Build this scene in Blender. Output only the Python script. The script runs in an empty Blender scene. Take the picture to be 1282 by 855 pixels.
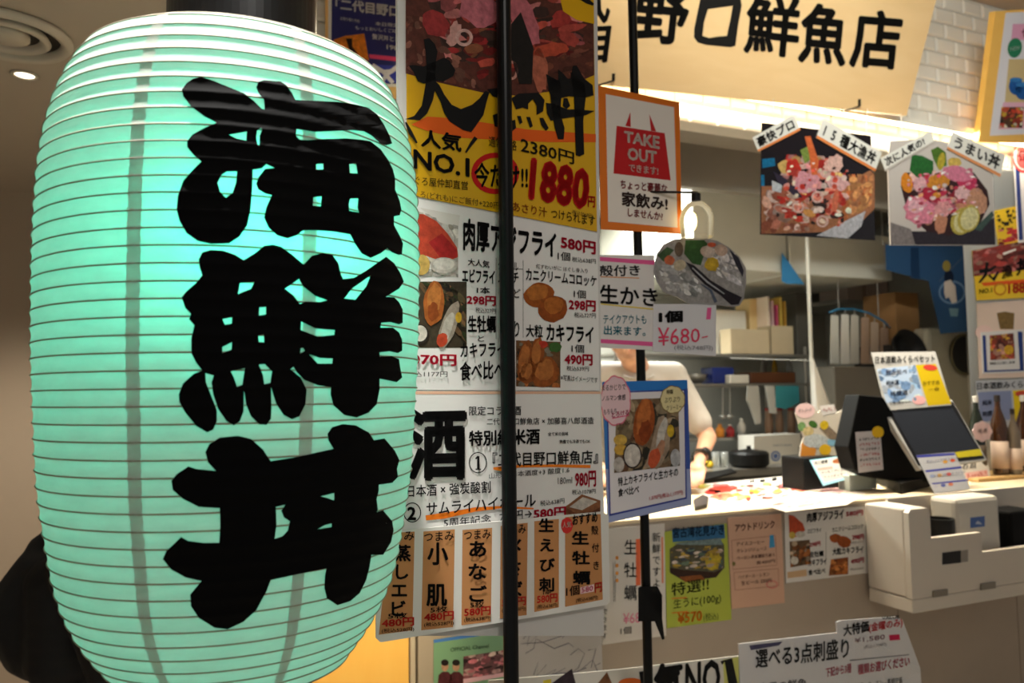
import bpy, bmesh, math, random
from mathutils import Vector as V, Matrix
from mathutils.geometry import tessellate_polygon
from math import sin, cos, tan, pi, sqrt, atan2, asin, radians

# ------------------------------------------------------------------ camera
F, CX, CY = 950.0, 641.0, 427.5
PITCH, ROLL = 0.068, 0.012
CAM = V((0, 0, 1.45))
FW = V((0, cos(PITCH), sin(PITCH)))
_r0, _u0 = V((1, 0, 0)), V((0, -sin(PITCH), cos(PITCH)))
RT = _r0 * cos(ROLL) - _u0 * sin(ROLL)
UP = _r0 * sin(ROLL) + _u0 * cos(ROLL)
SC = bpy.context.scene
COL = SC.collection
cam = bpy.data.cameras.new('camera'); cam.lens = 36.0 * F / 1282; cam.sensor_width = 36.0
cam.clip_start = 0.02
cam.dof.use_dof = True; cam.dof.focus_distance = 1.15; cam.dof.aperture_fstop = 5.0
co = bpy.data.objects.new('camera', cam); COL.objects.link(co)
co.matrix_world = Matrix(((RT.x, UP.x, -FW.x, CAM.x), (RT.y, UP.y, -FW.y, CAM.y), (RT.z, UP.z, -FW.z, CAM.z), (0, 0, 0, 1)))
SC.camera = co
SC.view_settings.view_transform = 'Standard'
SC.view_settings.look = 'None'
SC.view_settings.exposure = 0.0
SC.view_settings.gamma = 1.0
SC.view_settings.use_curve_mapping = False

# ------------------------------------------------------------------ world and lights
w = bpy.data.worlds.new('hall_ambient'); SC.world = w; w.use_nodes = True
w.node_tree.nodes['Background'].inputs[0].default_value = (1.0, 0.95, 0.89, 1)
w.node_tree.nodes['Background'].inputs[1].default_value = 0.21

def aim(o, target):
    d = (V(target) - o.location).normalized()
    o.rotation_euler = d.to_track_quat('-Z', 'Y').to_euler()

def area(name, loc, target, sx, sy, power, col, spread=pi):
    l = bpy.data.lights.new(name, 'AREA'); l.shape = 'RECTANGLE'; l.size = sx; l.size_y = sy
    l.energy = power; l.color = col; l.spread = spread
    o = bpy.data.objects.new(name, l); COL.objects.link(o); o.location = loc; aim(o, target)
    return o

def spot(name, loc, target, power, col, angle=60, blend=0.6, rad=0.05):
    l = bpy.data.lights.new(name, 'SPOT'); l.energy = power; l.color = col
    l.spot_size = radians(angle); l.spot_blend = blend; l.shadow_soft_size = rad
    o = bpy.data.objects.new(name, l); COL.objects.link(o); o.location = loc; aim(o, target)
    return o

WARM, NEUT = (1.0, 0.84, 0.62), (1.0, 0.95, 0.89)
LAMP_W, STRIP_W, KITCHEN_W, COUNTER_W = 5.9, 28.0, 120.0, 17.5
area('hall_light', (0.7, -0.5, 3.35), (0.25, 1.5, 1.4), 0.9, 0.5, 2.9, NEUT, 1.05)
spot('lantern_downlight', (-0.35, 0.80, 3.3), (-0.355, 0.95, 1.9), 520, (1.0, 0.97, 0.92), 30, 0.4, 0.05)
area('shop_front_fill', (0.95, 1.45, 3.35), (1.35, 3.2, 2.75), 1.8, .15, 12.5, (.97, 1.0, .93), 1.25)  # unseen fill added to brighten the sign and tiles, no fitting there
spot('wall_downlight', (-2.2, 2.4, 2.36), (-2.2, 3.3, 0.1), 75, (1.0, .88, .72), 85, 0.9, 0.1)
# ------------------------------------------------------------------ helpers
WL = {}          # world location of each object

def lin(c):
    c = c / 255.0
    return c / 12.92 if c <= 0.04045 else ((c + 0.055) / 1.055) ** 2.4

def L3(rgb): return (lin(rgb[0]), lin(rgb[1]), lin(rgb[2]), 1.0)

def ray(x, y): return FW + RT * ((x - CX) / F) + UP * ((CY - y) / F)

def Pt(x, y, Y):                       # the point of a pixel's line of sight at depth Y
    d = ray(x, y); return CAM + d * (Y / d.y)

class Pl:                              # a plane in the place
    def __init__(s, p, n):
        s.p = V(p); s.n = V(n).normalized()
        if s.n.dot(CAM - s.p) < 0: s.n = -s.n
    def at(s, x, y, off=0.0):
        d = ray(x, y); return CAM + d * ((s.p + s.n * off - CAM).dot(s.n) / d.dot(s.n))
    def moved(s, off): return Pl(s.p + s.n * off, s.n)

def vplane(x1, Y1, x2, Y2, y=490):
    a, b = Pt(x1, y, Y1), Pt(x2, y, Y2); d = b - a; d.z = 0
    return Pl(a, d.cross(V((0, 0, 1))))

def hplane(z): return Pl((0, 0, z), (0, 0, 1))

SU = V((2.4, 1, 0)).normalized()       # along the shop front
SN = V((-SU.y, SU.x, 0))               # into the shop
CT = 1.03                              # counter height
O0 = hplane(CT).at(750, 655); O0.z = 0
def shop(v): return Pl(O0 + SN * v, -SN)
def S(u, v, z): return O0 + SU * u + SN * v + V((0, 0, z))
def uz(x, y, v):
    p = shop(v).at(x, y); return (p - O0).dot(SU), p.z

MATS = {}
def P(name, rgb, rough=0.6, metal=0.0, noise=0.06, scale=14.0, bump=0.0, spec=0.5, trans=0.0):
    if name in MATS: return MATS[name]
    m = bpy.data.materials.new(name); m.use_nodes = True; MATS[name] = m
    nt = m.node_tree; b = nt.nodes['Principled BSDF']
    b.inputs['Roughness'].default_value = rough; b.inputs['Metallic'].default_value = metal
    b.inputs['Specular IOR Level'].default_value = spec
    if trans: b.inputs['Transmission Weight'].default_value = trans
    c = L3(rgb)
    tc = nt.nodes.new('ShaderNodeTexCoord'); n = nt.nodes.new('ShaderNodeTexNoise')
    n.inputs['Scale'].default_value = scale; n.inputs['Detail'].default_value = 4
    nt.links.new(tc.outputs['Object'], n.inputs['Vector'])
    mx = nt.nodes.new('ShaderNodeMix'); mx.data_type = 'RGBA'
    mx.inputs[6].default_value = tuple(x * (1 - noise) for x in c[:3]) + (1,)
    mx.inputs[7].default_value = tuple(min(1, x * (1 + noise)) for x in c[:3]) + (1,)
    nt.links.new(n.outputs['Fac'], mx.inputs[0]); nt.links.new(mx.outputs[2], b.inputs['Base Color'])
    if bump:
        bp = nt.nodes.new('ShaderNodeBump'); bp.inputs['Strength'].default_value = bump
        bp.inputs['Distance'].default_value = 0.004
        nt.links.new(n.outputs['Fac'], bp.inputs['Height']); nt.links.new(bp.outputs['Normal'], b.inputs['Normal'])
    return m

def wood(name, a, b_, rough=0.45, scale=3.0, axis=None):
    if name in MATS: return MATS[name]
    m = bpy.data.materials.new(name); m.use_nodes = True; MATS[name] = m
    nt = m.node_tree; b = nt.nodes['Principled BSDF']; b.inputs['Roughness'].default_value = rough
    tc = nt.nodes.new('ShaderNodeTexCoord'); mp = nt.nodes.new('ShaderNodeMapping')
    mp.inputs['Scale'].default_value = axis or (1.0, 1.0, 14.0)
    n = nt.nodes.new('ShaderNodeTexNoise'); n.inputs['Scale'].default_value = scale; n.inputs['Detail'].default_value = 6
    n.inputs['Distortion'].default_value = 0.6
    mx = nt.nodes.new('ShaderNodeMix'); mx.data_type = 'RGBA'
    mx.inputs[6].default_value = L3(a); mx.inputs[7].default_value = L3(b_)
    nt.links.new(tc.outputs['Object'], mp.inputs['Vector']); nt.links.new(mp.outputs[0], n.inputs['Vector'])
    nt.links.new(n.outputs['Fac'], mx.inputs[0]); nt.links.new(mx.outputs[2], b.inputs['Base Color'])
    return m

def emit(name, rgb, k):
    if name in MATS: return MATS[name]
    m = bpy.data.materials.new(name); m.use_nodes = True; MATS[name] = m
    b = m.node_tree.nodes['Principled BSDF']; b.inputs['Base Color'].default_value = L3(rgb)
    b.inputs['Emission Color'].default_value = L3(rgb); b.inputs['Emission Strength'].default_value = k
    return m

def clear(name, rgb, alpha, rough=0.08, edge=1.0):      # clear plastic film or glass
    if name in MATS: return MATS[name]
    m = bpy.data.materials.new(name); m.use_nodes = True; MATS[name] = m
    nt = m.node_tree; b = nt.nodes['Principled BSDF']; b.inputs['Base Color'].default_value = L3(rgb)
    b.inputs['Roughness'].default_value = rough
    t = nt.nodes.new('ShaderNodeBsdfTransparent'); mx = nt.nodes.new('ShaderNodeMixShader')
    lw = nt.nodes.new('ShaderNodeLayerWeight'); lw.inputs[0].default_value = 0.25
    ad = nt.nodes.new('ShaderNodeMath'); ad.operation = 'ADD'; ad.use_clamp = True; ad.inputs[1].default_value = alpha
    ml = nt.nodes.new('ShaderNodeMath'); ml.operation = 'MULTIPLY'; ml.inputs[1].default_value = edge
    nt.links.new(lw.outputs['Fresnel'], ml.inputs[0]); nt.links.new(ml.outputs[0], ad.inputs[0]); nt.links.new(ad.outputs[0], mx.inputs[0])
    nt.links.new(t.outputs[0], mx.inputs[1]); nt.links.new(b.outputs[0], mx.inputs[2])
    nt.links.new(mx.outputs[0], nt.nodes['Material Output'].inputs['Surface'])
    return m

def ink_mat(name, noise, rough, gain=1.0):               # print: colour attribute, a little mottled
    m = bpy.data.materials.new(name); m.use_nodes = True
    nt = m.node_tree; b = nt.nodes['Principled BSDF']; b.inputs['Roughness'].default_value = rough; b.inputs['Specular IOR Level'].default_value = .22
    a = nt.nodes.new('ShaderNodeAttribute'); a.attribute_name = 'Col'
    if noise:
        tc = nt.nodes.new('ShaderNodeTexCoord'); n = nt.nodes.new('ShaderNodeTexNoise')
        n.inputs['Scale'].default_value = 80; n.inputs['Detail'].default_value = 7; n.inputs['Roughness'].default_value = .65
        nt.links.new(tc.outputs['Object'], n.inputs['Vector'])
        r = nt.nodes.new('ShaderNodeMapRange'); r.inputs[3].default_value = gain * (1 - noise); r.inputs[4].default_value = gain * (1 + noise)
        r.inputs[1].default_value = 0.3; r.inputs[2].default_value = 0.7
        nt.links.new(n.outputs['Fac'], r.inputs[0])
        mu = nt.nodes.new('ShaderNodeVectorMath'); mu.operation = 'SCALE'
        nt.links.new(a.outputs['Color'], mu.inputs[0]); nt.links.new(r.outputs[0], mu.inputs['Scale'])
        nt.links.new(mu.outputs[0], b.inputs['Base Color'])
    else:
        nt.links.new(a.outputs['Color'], b.inputs['Base Color'])
    return m
INK = ink_mat('printed_ink', 0.0, 0.6); PHOTO = ink_mat('photo_ink', 0.34, 0.45, 0.76)

class MB:                                     # collects faces, builds ONE mesh object
    def __init__(s): s.v, s.f, s.c, s.units = [], [], [], []
    def poly(s, pts, col=None, tess=False, holes=()):
        s.units.append((len(s.v), len(s.f)))
        if tess or holes:
            loops = [list(map(V, pts))] + [list(map(V, h)) for h in holes]
            k = len(s.v); flat = [p for l in loops for p in l]; s.v += flat
            for t in tessellate_polygon(loops): s.f.append(tuple(k + i for i in t)); s.c.append(col)
        else:
            k = len(s.v); s.v += [V(p) for p in pts]; s.f.append(tuple(range(k, k + len(pts)))); s.c.append(col)
    def raw(s, vs, fs, col=None):
        s.units.append((len(s.v), len(s.f))); k = len(s.v); s.v += [V(p) for p in vs]
        for f in fs: s.f.append(tuple(k + i for i in f)); s.c.append(col)
    def hexa(s, a, b, col=None):              # two matching quads joined into a solid
        vs = list(a) + list(b)
        s.raw(vs, [(0, 1, 2, 3), (7, 6, 5, 4), (0, 4, 5, 1), (1, 5, 6, 2), (2, 6, 7, 3), (3, 7, 4, 0)], col)
    def sbox(s, u0, u1, v0, v1, z0, z1, col=None):
        s.hexa([S(u0, v0, z0), S(u1, v0, z0), S(u1, v0, z1), S(u0, v0, z1)], [S(u0, v1, z0), S(u1, v1, z0), S(u1, v1, z1), S(u0, v1, z1)], col)
    def pbox(s, x0, y0, x1, y1, v0, v1, col=None):     # shop-aligned box whose front face shows at these pixels
        xm, ym = (x0 + x1) / 2, (y0 + y1) / 2
        s.sbox(uz(x0, ym, v0)[0], uz(x1, ym, v0)[0], v0, v1, uz(xm, y1, v0)[1], uz(xm, y0, v0)[1], col)
    def box(s, lo, hi, col=None):
        (a, b, c), (d, e, f) = lo, hi
        s.hexa([V((a, b, c)), V((d, b, c)), V((d, b, f)), V((a, b, f))], [V((a, e, c)), V((d, e, c)), V((d, e, f)), V((a, e, f))], col)
    def lathe(s, base, prof, seg=24, ax=(0, 0, 1), col=None, cap=True):
        ax = V(ax).normalized(); q = ax.to_track_quat('Z', 'Y'); base = V(base); k = len(s.v)
        for r, z in prof:
            for i in range(seg):
                a = 2 * pi * i / seg; s.v.append(base + q @ V((r * cos(a), r * sin(a), z)))
        for j in range(len(prof) - 1):
            for i in range(seg):
                i2 = (i + 1) % seg
                s.f.append((k + j * seg + i, k + j * seg + i2, k + (j + 1) * seg + i2, k + (j + 1) * seg + i)); s.c.append(col)
        if cap:
            s.f.append(tuple(k + i for i in reversed(range(seg)))); s.c.append(col)
            e = k + (len(prof) - 1) * seg; s.f.append(tuple(e + i for i in range(seg))); s.c.append(col)
    def tube(s, pts, r, seg=8, col=None, closed=False):
        pts = [V(p) for p in pts]; n = len(pts); k = len(s.v); rr = r if hasattr(r, '__len__') else [r] * n
        up = None
        for i, p in enumerate(pts):
            a = pts[(i - 1) % n] if (closed or i > 0) else p; b = pts[(i + 1) % n] if (closed or i < n - 1) else p
            d = (b - a).normalized()
            if up is None: up = V((0, 0, 1)) if abs(d.z) < 0.9 else V((1, 0, 0))
            x = d.cross(up).normalized(); y = x.cross(d).normalized(); up = y
            for j in range(seg):
                t = 2 * pi * j / seg; s.v.append(p + (x * cos(t) + y * sin(t)) * rr[i])
        for i in range(n if closed else n - 1):
            i2 = (i + 1) % n
            for j in range(seg):
                j2 = (j + 1) % seg
                s.f.append((k + i * seg + j, k + i * seg + j2, k + i2 * seg + j2, k + i2 * seg + j)); s.c.append(col)
        if not closed:
            s.f.append(tuple(k + j for j in reversed(range(seg)))); s.c.append(col)
            s.f.append(tuple(k + (n - 1) * seg + j for j in range(seg))); s.c.append(col)
    def ball(s, c, r, seg=16, rings=10, col=None, q=None):
        r = r if hasattr(r, '__len__') else (r, r, r); k = len(s.v); c = V(c)
        for i in range(rings + 1):
            t = pi * i / rings
            for j in range(seg):
                p = 2 * pi * j / seg; x = V((r[0] * sin(t) * cos(p), r[1] * sin(t) * sin(p), r[2] * cos(t)))
                s.v.append(c + (q @ x if q else x))
        for i in range(rings):
            for j in range(seg):
                j2 = (j + 1) % seg
                s.f.append((k + i * seg + j, k + (i + 1) * seg + j, k + (i + 1) * seg + j2, k + i * seg + j2)); s.c.append(col)
    def cap(s, a, b, ra, rb):                 # tapered capsule, for bodies
        a, b = V(a), V(b); n = max(3, int((b - a).length / (0.5 * min(ra, rb))) + 1)
        for i in range(n + 1):
            t = i / n; s.ball(a.lerp(b, t), ra + (rb - ra) * t, 10, 7)
    def build(s, name, mat, parent=None, loc=None, smooth=False, bev=0.0, remesh=0.0, solid=0.0, weld=False):
        me = bpy.data.meshes.new(name)
        if loc is None:
            if parent is not None: loc = WL[parent.name]
            else:
                lo = [min(p[i] for p in s.v) for i in range(3)]; hi = [max(p[i] for p in s.v) for i in range(3)]
                loc = V(((lo[0] + hi[0]) / 2, (lo[1] + hi[1]) / 2, lo[2]))
        loc = V(loc)
        me.from_pydata([p - loc for p in s.v], [], s.f)
        if any(c is not None for c in s.c):
            at = me.color_attributes.new('Col', 'FLOAT_COLOR', 'CORNER'); k = 0; buf = []
            for f, c in zip(s.f, s.c):
                buf += list(L3(c or (200, 200, 200))) * len(f)
            at.data.foreach_set('color', buf)
        if bev or weld:
            bm = bmesh.new(); bm.from_mesh(me)
            bmesh.ops.remove_doubles(bm, verts=bm.verts, dist=1e-5)
            if bev:
                bmesh.ops.recalc_face_normals(bm, faces=bm.faces)
                es = [e for e in bm.edges if len(e.link_faces) == 2 and e.calc_face_angle(0) > 0.5]
                bmesh.ops.bevel(bm, geom=es, offset=bev, segments=2, affect='EDGES', profile=0.5, clamp_overlap=True)
            bm.to_mesh(me); bm.free()
        o = bpy.data.objects.new(name, me); COL.objects.link(o)
        me.materials.append(mat)
        if remesh:
            md = o.modifiers.new('r', 'REMESH'); md.mode = 'VOXEL'; md.voxel_size = remesh
            sm = o.modifiers.new('s', 'SMOOTH'); sm.factor = 0.5; sm.iterations = 5
            dg = bpy.context.evaluated_depsgraph_get(); nm = bpy.data.meshes.new_from_object(o.evaluated_get(dg))
            o.modifiers.clear(); o.data = nm; smooth = True
            if not nm.materials: nm.materials.append(mat)
        if solid:
            md = o.modifiers.new('t', 'SOLIDIFY'); md.thickness = solid; md.offset = 0
        if smooth: o.data.polygons.foreach_set('use_smooth', [True] * len(o.data.polygons))
        if parent is not None:
            o.parent = parent; o.location = loc - WL[parent.name]
        else: o.location = loc
        WL[o.name] = loc
        return o

def tag(o, label, cat, group=None):
    o['label'] = label; o['category'] = cat
    if group: o['group'] = group
    return o
def struct(o): o['kind'] = 'structure'; return o
def thing(name, label, cat, loc, group=None):
    o = bpy.data.objects.new(name, None); COL.objects.link(o); o.location = V(loc); WL[o.name] = V(loc)
    o.empty_display_size = 0.05
    return tag(o, label, cat, group)

# ---- lettering
_G = {}
_tc = bpy.data.curves.new('type', 'FONT'); _tc.resolution_u = 2
_to = bpy.data.objects.new('type', _tc); COL.objects.link(_to)
def glyphs(s, b):
    k = (s, b)
    if k not in _G:
        _tc.body = s
        dg = bpy.context.evaluated_depsgraph_get(); dg.update()
        ev = _to.evaluated_get(dg); me = ev.to_mesh()
        vs = [(v.co.x, v.co.y) for v in me.vertices]; fs = [tuple(p.vertices) for p in me.polygons]; ev.to_mesh_clear()
        nd = 0 if b < .003 else (3 if b < .011 else 4 if b < .018 else 7)      # heavier weights: the sign stamped round a small circle
        vv, ff = list(vs), list(fs)
        for i in range(nd):
            t = 2 * pi * i / nd + .5; n0 = len(vv); vv += [(x + b * cos(t), y + b * sin(t)) for x, y in vs]; ff += [tuple(n0 + j for j in f) for f in fs]
        _G[k] = (vv, ff)
    return _G[k]

def apart(m):                                 # one MB into clusters of print that lie near each other
    un = []; n = len(m.units)
    for i, (v0, f0) in enumerate(m.units):
        v1, f1 = m.units[i + 1] if i + 1 < n else (len(m.v), len(m.f))
        vs = m.v[v0:v1]; lo = [min(p[j] for p in vs) for j in range(3)]; hi = [max(p[j] for p in vs) for j in range(3)]
        d = [max(hi[0] - lo[0], hi[1] - lo[1]), hi[2] - lo[2]]; un.append((lo, hi, min(d), v0, v1, f0, f1))
    par = list(range(n))
    def rt(i):
        while par[i] != i: par[i] = par[par[i]]; i = par[i]
        return i
    for i in range(n):
        for j in range(i):
            a, b = un[i], un[j]
            g = sqrt(sum(max(0, a[0][k] - b[1][k], b[0][k] - a[1][k]) ** 2 for k in range(3)))
            if g <= max(.018, .45 * max(a[2], b[2])): par[rt(i)] = rt(j)
    out = {}
    for i in range(n):
        q = out.setdefault(rt(i), MB()); _, _, _, v0, v1, f0, f1 = un[i]; o = len(q.v) - v0
        q.v += m.v[v0:v1]; q.f += [tuple(x + o for x in f) for f in m.f[f0:f1]]; q.c += m.c[f0:f1]
    return list(out.values())

class Sheet:                                  # a flat printed thing; all print is placed by photo pixel on its plane
    def __init__(s, name, label, cat, plane, quad, rgb, th=0.003, group=None, mat=None, rough=0.5, sc=None, root=None, qpx=False):
        s.pl = plane; s.sc = sc; s.parts = {}; s.ph = 'photo_print'
        m = MB(); q = list(quad) if qpx else [s.px(p) for p in quad]
        if len(quad) == 4: m.hexa([plane.at(*p) for p in q], [plane.at(*p) - plane.n * th for p in q])
        else:
            f = [plane.at(*p) for p in q]; bk = [p - plane.n * th for p in f]; n = len(f)
            m.poly(f, tess=True); m.poly(bk, tess=True)
            for i in range(n): m.poly([f[i], f[(i + 1) % n], bk[(i + 1) % n], bk[i]])
        s.o = m.build(name, mat or P('paper_%d_%d_%d' % tuple(rgb), rgb, rough, noise=0.02), parent=root)
        if label: tag(s.o, label, cat, group)
    def px(s, p):
        if s.sc is None: return p
        x0, y0, k = s.sc; return (x0 + p[0] / k, y0 + p[1] / k)
    def mb(s, part):
        if part == 'photo_print': part = s.ph
        if part not in s.parts: s.parts[part] = MB()
        return s.parts[part]
    def poly(s, pts, col, L=1, part='colour_block', holes=()):
        s.mb(part).poly([s.pl.at(*s.px(p), off=0.0002 * L) for p in pts], col, True,
                        [[s.pl.at(*s.px(p), off=0.0002 * L) for p in h] for h in holes])
    def rect(s, x0, y0, x1, y1, col, L=1, part='colour_block'):
        s.poly([(x0, y0), (x1, y0), (x1, y1), (x0, y1)], col, L, part)
    def ell(s, cx, cy, rx, ry, col, L=2, rot=0, part='photo_print', jit=0.0, n=18, rnd=random.Random(3)):
        a = radians(rot); pts = []
        for i in range(n):
            t = 2 * pi * i / n; k = 1 + rnd.uniform(-jit, jit)
            x, y = rx * k * cos(t), ry * k * sin(t)
            pts.append((cx + x * cos(a) - y * sin(a), cy + x * sin(a) + y * cos(a)))
        s.poly(pts, col, L, part)
    def ring(s, cx, cy, rx, ry, wd, col, L=2, part='colour_block', n=28):
        for i in range(n):
            a, b = 2 * pi * i / n, 2 * pi * (i + 1) / n
            s.poly([(cx + rx * cos(a), cy + ry * sin(a)), (cx + rx * cos(b), cy + ry * sin(b)),
                    (cx + (rx - wd) * cos(b), cy + (ry - wd) * sin(b)), (cx + (rx - wd) * cos(a), cy + (ry - wd) * sin(a))], col, L, part)
    def brush(s, pts, col, L=8, part='lettering'):     # pts (x, y, width)
        n = len(pts); lft, rgt = [], []
        for i, (x, y, wd) in enumerate(pts):
            x0, y0 = pts[max(i - 1, 0)][:2]; x1, y1 = pts[min(i + 1, n - 1)][:2]
            d = sqrt((x1 - x0) ** 2 + (y1 - y0) ** 2) or 1; nx, ny = -(y1 - y0) / d, (x1 - x0) / d
            lft.append((x + nx * wd / 2, y + ny * wd / 2)); rgt.append((x - nx * wd / 2, y - ny * wd / 2))
        for i in range(n - 1): s.poly([lft[i], lft[i + 1], rgt[i + 1], rgt[i]], col, L, part)
    def T(s, t, xl, yl, xr, yr, h, col=(15, 13, 14), b=0.012, hr=None, sh=0.0, L=8, part='lettering', em=False):
        hr = h if hr is None else hr
        vs, fs = glyphs(t, b)
        if not vs: return
        if em: x0, x1, y0, y1 = 0.0, 1.0, -0.14, 0.86
        else:
            x0 = min(v[0] for v in vs); x1 = max(v[0] for v in vs); y0 = min(v[1] for v in vs); y1 = max(v[1] for v in vs)
        out = []
        for x, y in vs:
            a = (x - x0) / (x1 - x0); c = (y - y0) / (y1 - y0)
            px = xl + (xr - xl) * a + sh * c; py = yl + (yr - yl) * a - (h + (hr - h) * a) * c
            out.append(s.pl.at(*s.px((px, py)), off=0.0002 * L))
        s.mb(part).raw(out, fs, col)
    def VT(s, t, x0, y0, x1, y1, wd, hh, col=(15, 13, 14), b=0.012, L=8):   # vertical writing, centres of first and last sign
        n = len(t)
        for i, ch in enumerate(t):
            k = i / max(1, n - 1); x, y = x0 + (x1 - x0) * k, y0 + (y1 - y0) * k
            s.T(ch, x - wd / 2, y + hh / 2, x + wd / 2, y + hh / 2, hh, col, b, L=L, em=True)
    def food(s, q, bg, pal, n, seed, size=0.16, L=1, part='photo_print', box=(0, 0, 1, 1)):
        rnd = random.Random(seed)
        def bl(a, c):
            a = min(1, max(0, a)); c = min(1, max(0, c))
            return tuple((q[0][i] * (1 - a) + q[1][i] * a) * (1 - c) + (q[3][i] * (1 - a) + q[2][i] * a) * c for i in (0, 1))
        if bg: s.poly(q, bg, L, part)
        n = int(n * 1.7); size = size * .82
        for i in range(n):
            a = rnd.uniform(box[0], box[2]); c = rnd.uniform(box[1], box[3]); col = rnd.choice(pal); k = rnd.uniform(0.75, 1.2)
            col = tuple(min(255, max(0, x * k)) for x in col); r0 = size * rnd.uniform(0.35, 1.0); ro = rnd.uniform(0, pi); el = rnd.uniform(0.4, 1)
            pts = []
            for j in range(10):
                t = 2 * pi * j / 10; r = r0 * rnd.uniform(0.8, 1.15); x, y = r * cos(t), r * el * sin(t)
                pts.append(bl(a + x * cos(ro) - y * sin(ro), c + x * sin(ro) + y * cos(ro)))
            s.poly(pts, col, L + 0.5 + 2.5 * i / max(1, n), part)
    def scrawl(s, x0, y0, x1, y1, h, n, col=(60, 58, 60), wd=1.2, seed=1, part='lettering'):   # small handwriting
        rnd = random.Random(seed)
        for i in range(n):
            k = (i + 0.5) / n; x, y = x0 + (x1 - x0) * k, y0 + (y1 - y0) * k; st = (x1 - x0) / n
            for _ in range(3):
                a = (x + rnd.uniform(-.4, .4) * st, y - rnd.uniform(0, 1) * h, wd); b = (x + rnd.uniform(-.4, .4) * st, y - rnd.uniform(0, 1) * h, wd)
                if abs(a[0] - b[0]) + abs(a[1] - b[1]) > 1: s.brush([a, b], col, 8, part)
    def done(s):
        for k, m in s.parts.items():
            for q in apart(m): q.build(k.split('#')[0], PHOTO if k.startswith('photo') else INK, s.o)
        return s.o
BK, RED = (8, 7, 8), (200, 25, 55)
# ------------------------------------------------------------------ the room
WALLC = (196, 178, 156)
m = MB(); m.box((-5, -1.5, -0.1), (5, 6.5, 0)); struct(m.build('floor', P('floor_vinyl', (214, 202, 184), 0.35, noise=0.04)))
m = MB(); m.box((-5, -1.5, 2.42), (-0.8, 3.5, 2.5)); struct(m.build('ceiling', P('ceiling_paint', (196, 184, 168), 0.8, noise=0.02)))
m = MB(); m.box((-0.8, -1.5, 3.45), (5, 6.5, 3.55)); struct(m.build('ceiling', P('ceiling_paint', (0, 0, 0))))
m = MB(); m.box((-0.8, -1.5, 2.42), (-0.76, 3.5, 3.45)); struct(m.build('trim_1', P('ceiling_paint', (0, 0, 0))))
m = MB(); m.box((-5, 3.5, 0), (-0.76, 3.6, 3.45)); struct(m.build('wall_back', P('wall_paint', WALLC, 0.75, noise=0.02)))
m = MB(); m.box((-5.1, -1.5, 0), (-5, 6.5, 3)); struct(m.build('wall_left', P('wall_paint', WALLC)))

# ceiling vent and downlight of the aisle
cp = hplane(2.42)
c = cp.at(9, 40); c.z = 2.42
vt = thing('ceiling_vent', 'round beige air vent with concentric rings in the aisle ceiling', 'vent', c)
rr = (cp.at(92, 52) - cp.at(9, 40)).length
cream = P('vent_cream', (205, 196, 180), 0.5, noise=0.02)
m = MB(); m.lathe(c, [(rr * .86, 0), (rr, -.004), (rr, -.012), (rr * .93, -.026), (rr * .82, -.018), (rr * .80, 0)], 40, cap=False); m.build('outer_ring', cream, vt, smooth=True)
m = MB(); m.lathe(c, [(rr * .60, 0), (rr * .66, -.016), (rr * .58, -.024), (rr * .50, -.014), (rr * .48, 0)], 36, cap=False); m.build('inner_ring', cream, vt, smooth=True)
m = MB(); m.lathe(c, [(rr * .34, -.001), (rr * .34, -.016), (rr * .2, -.026), (.001, -.028)], 30); m.build('core', cream, vt, smooth=True)
m = MB(); m.lathe(c, [(rr * .84, -.0005), (rr * .84, -.003)], 36); m.build('duct', P('duct_dark', (40, 34, 28), 0.8), vt)
c = cp.at(31, 93)
dl = thing('downlight', 'small lit downlight in the aisle ceiling below the round vent', 'ceiling light', c)
m = MB(); m.lathe(c, [(.030, 0), (.038, -.002), (.038, -.006), (.028, -.006), (.026, 0)], 24, cap=False); m.build('trim_ring', cream, dl, smooth=True)
m = MB(); m.lathe(c, [(.026, -.001), (.026, -.003)], 24); m.build('lamp_lens', emit('lamp_warm', (255, 244, 220), 3.0), dl)
# thin wooden batten hanging from the aisle ceiling
a = Pt(158, -6, 2.02); a.z = 2.42; b = Pt(167, 26, 2.05)
m = MB(); m.tube([a, a.lerp(b, .5), b], [.013, .010, .004], 8)
tag(m.build('bamboo_stick', wood('bamboo', (150, 105, 50), (190, 145, 80))), 'thin tapering bamboo stick hanging from the aisle ceiling above the lantern', 'stick')

# ------------------------------------------------------------------ paper lantern
azs = lambda x, y: atan2(ray(x, y).x, ray(x, y).y)
DL = 1.05; thc = (azs(36, 440) + azs(524.5, 440)) / 2; LC = V((DL * sin(thc), DL * cos(thc), 0))
LEFT = [(170, 25), (101.6, 62), (80, 87), (65.5, 111), (52.5, 154), (42.6, 197), (38.7, 242), (37, 278), (36, 340), (36, 440), (37.5, 500), (41.4, 560), (43.8, 601), (48.3, 643), (54, 687), (62, 727), (69, 758), (81, 781), (103.5, 815), (117, 829), (138, 848)]
RIGHT = [(392, 30), (430, 55), (465, 86), (479, 103), (494.6, 127), (504, 152), (515, 191), (521, 228), (525, 340), (524.5, 440), (520.5, 504), (517.5, 589), (510.8, 625), (503.5, 664), (501, 690), (487.5, 738), (472, 770), (460, 788), (420, 827), (380, 846)]
def sil(pts):
    out = []
    for x, y in pts:
        d = ray(x, y); h = sqrt(d.x ** 2 + d.y ** 2); dth = abs(atan2(d.x, d.y) - thc)
        R = DL * sin(dth); out.append((CAM.z + d.z / h * sqrt(max(DL * DL - R * R, 0)), R))
    return sorted(out)
def itp(tb, z):
    if z <= tb[0][0]: return tb[0][1]
    for (z0, r0), (z1, r1) in zip(tb, tb[1:]):
        if z <= z1: return r0 + (r1 - r0) * (z - z0) / (z1 - z0)
    return tb[-1][1]
SLT, SRT = sil(LEFT), sil(RIGHT)
ZB, ZT = 1.108, 1.897
RAD = []
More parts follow.
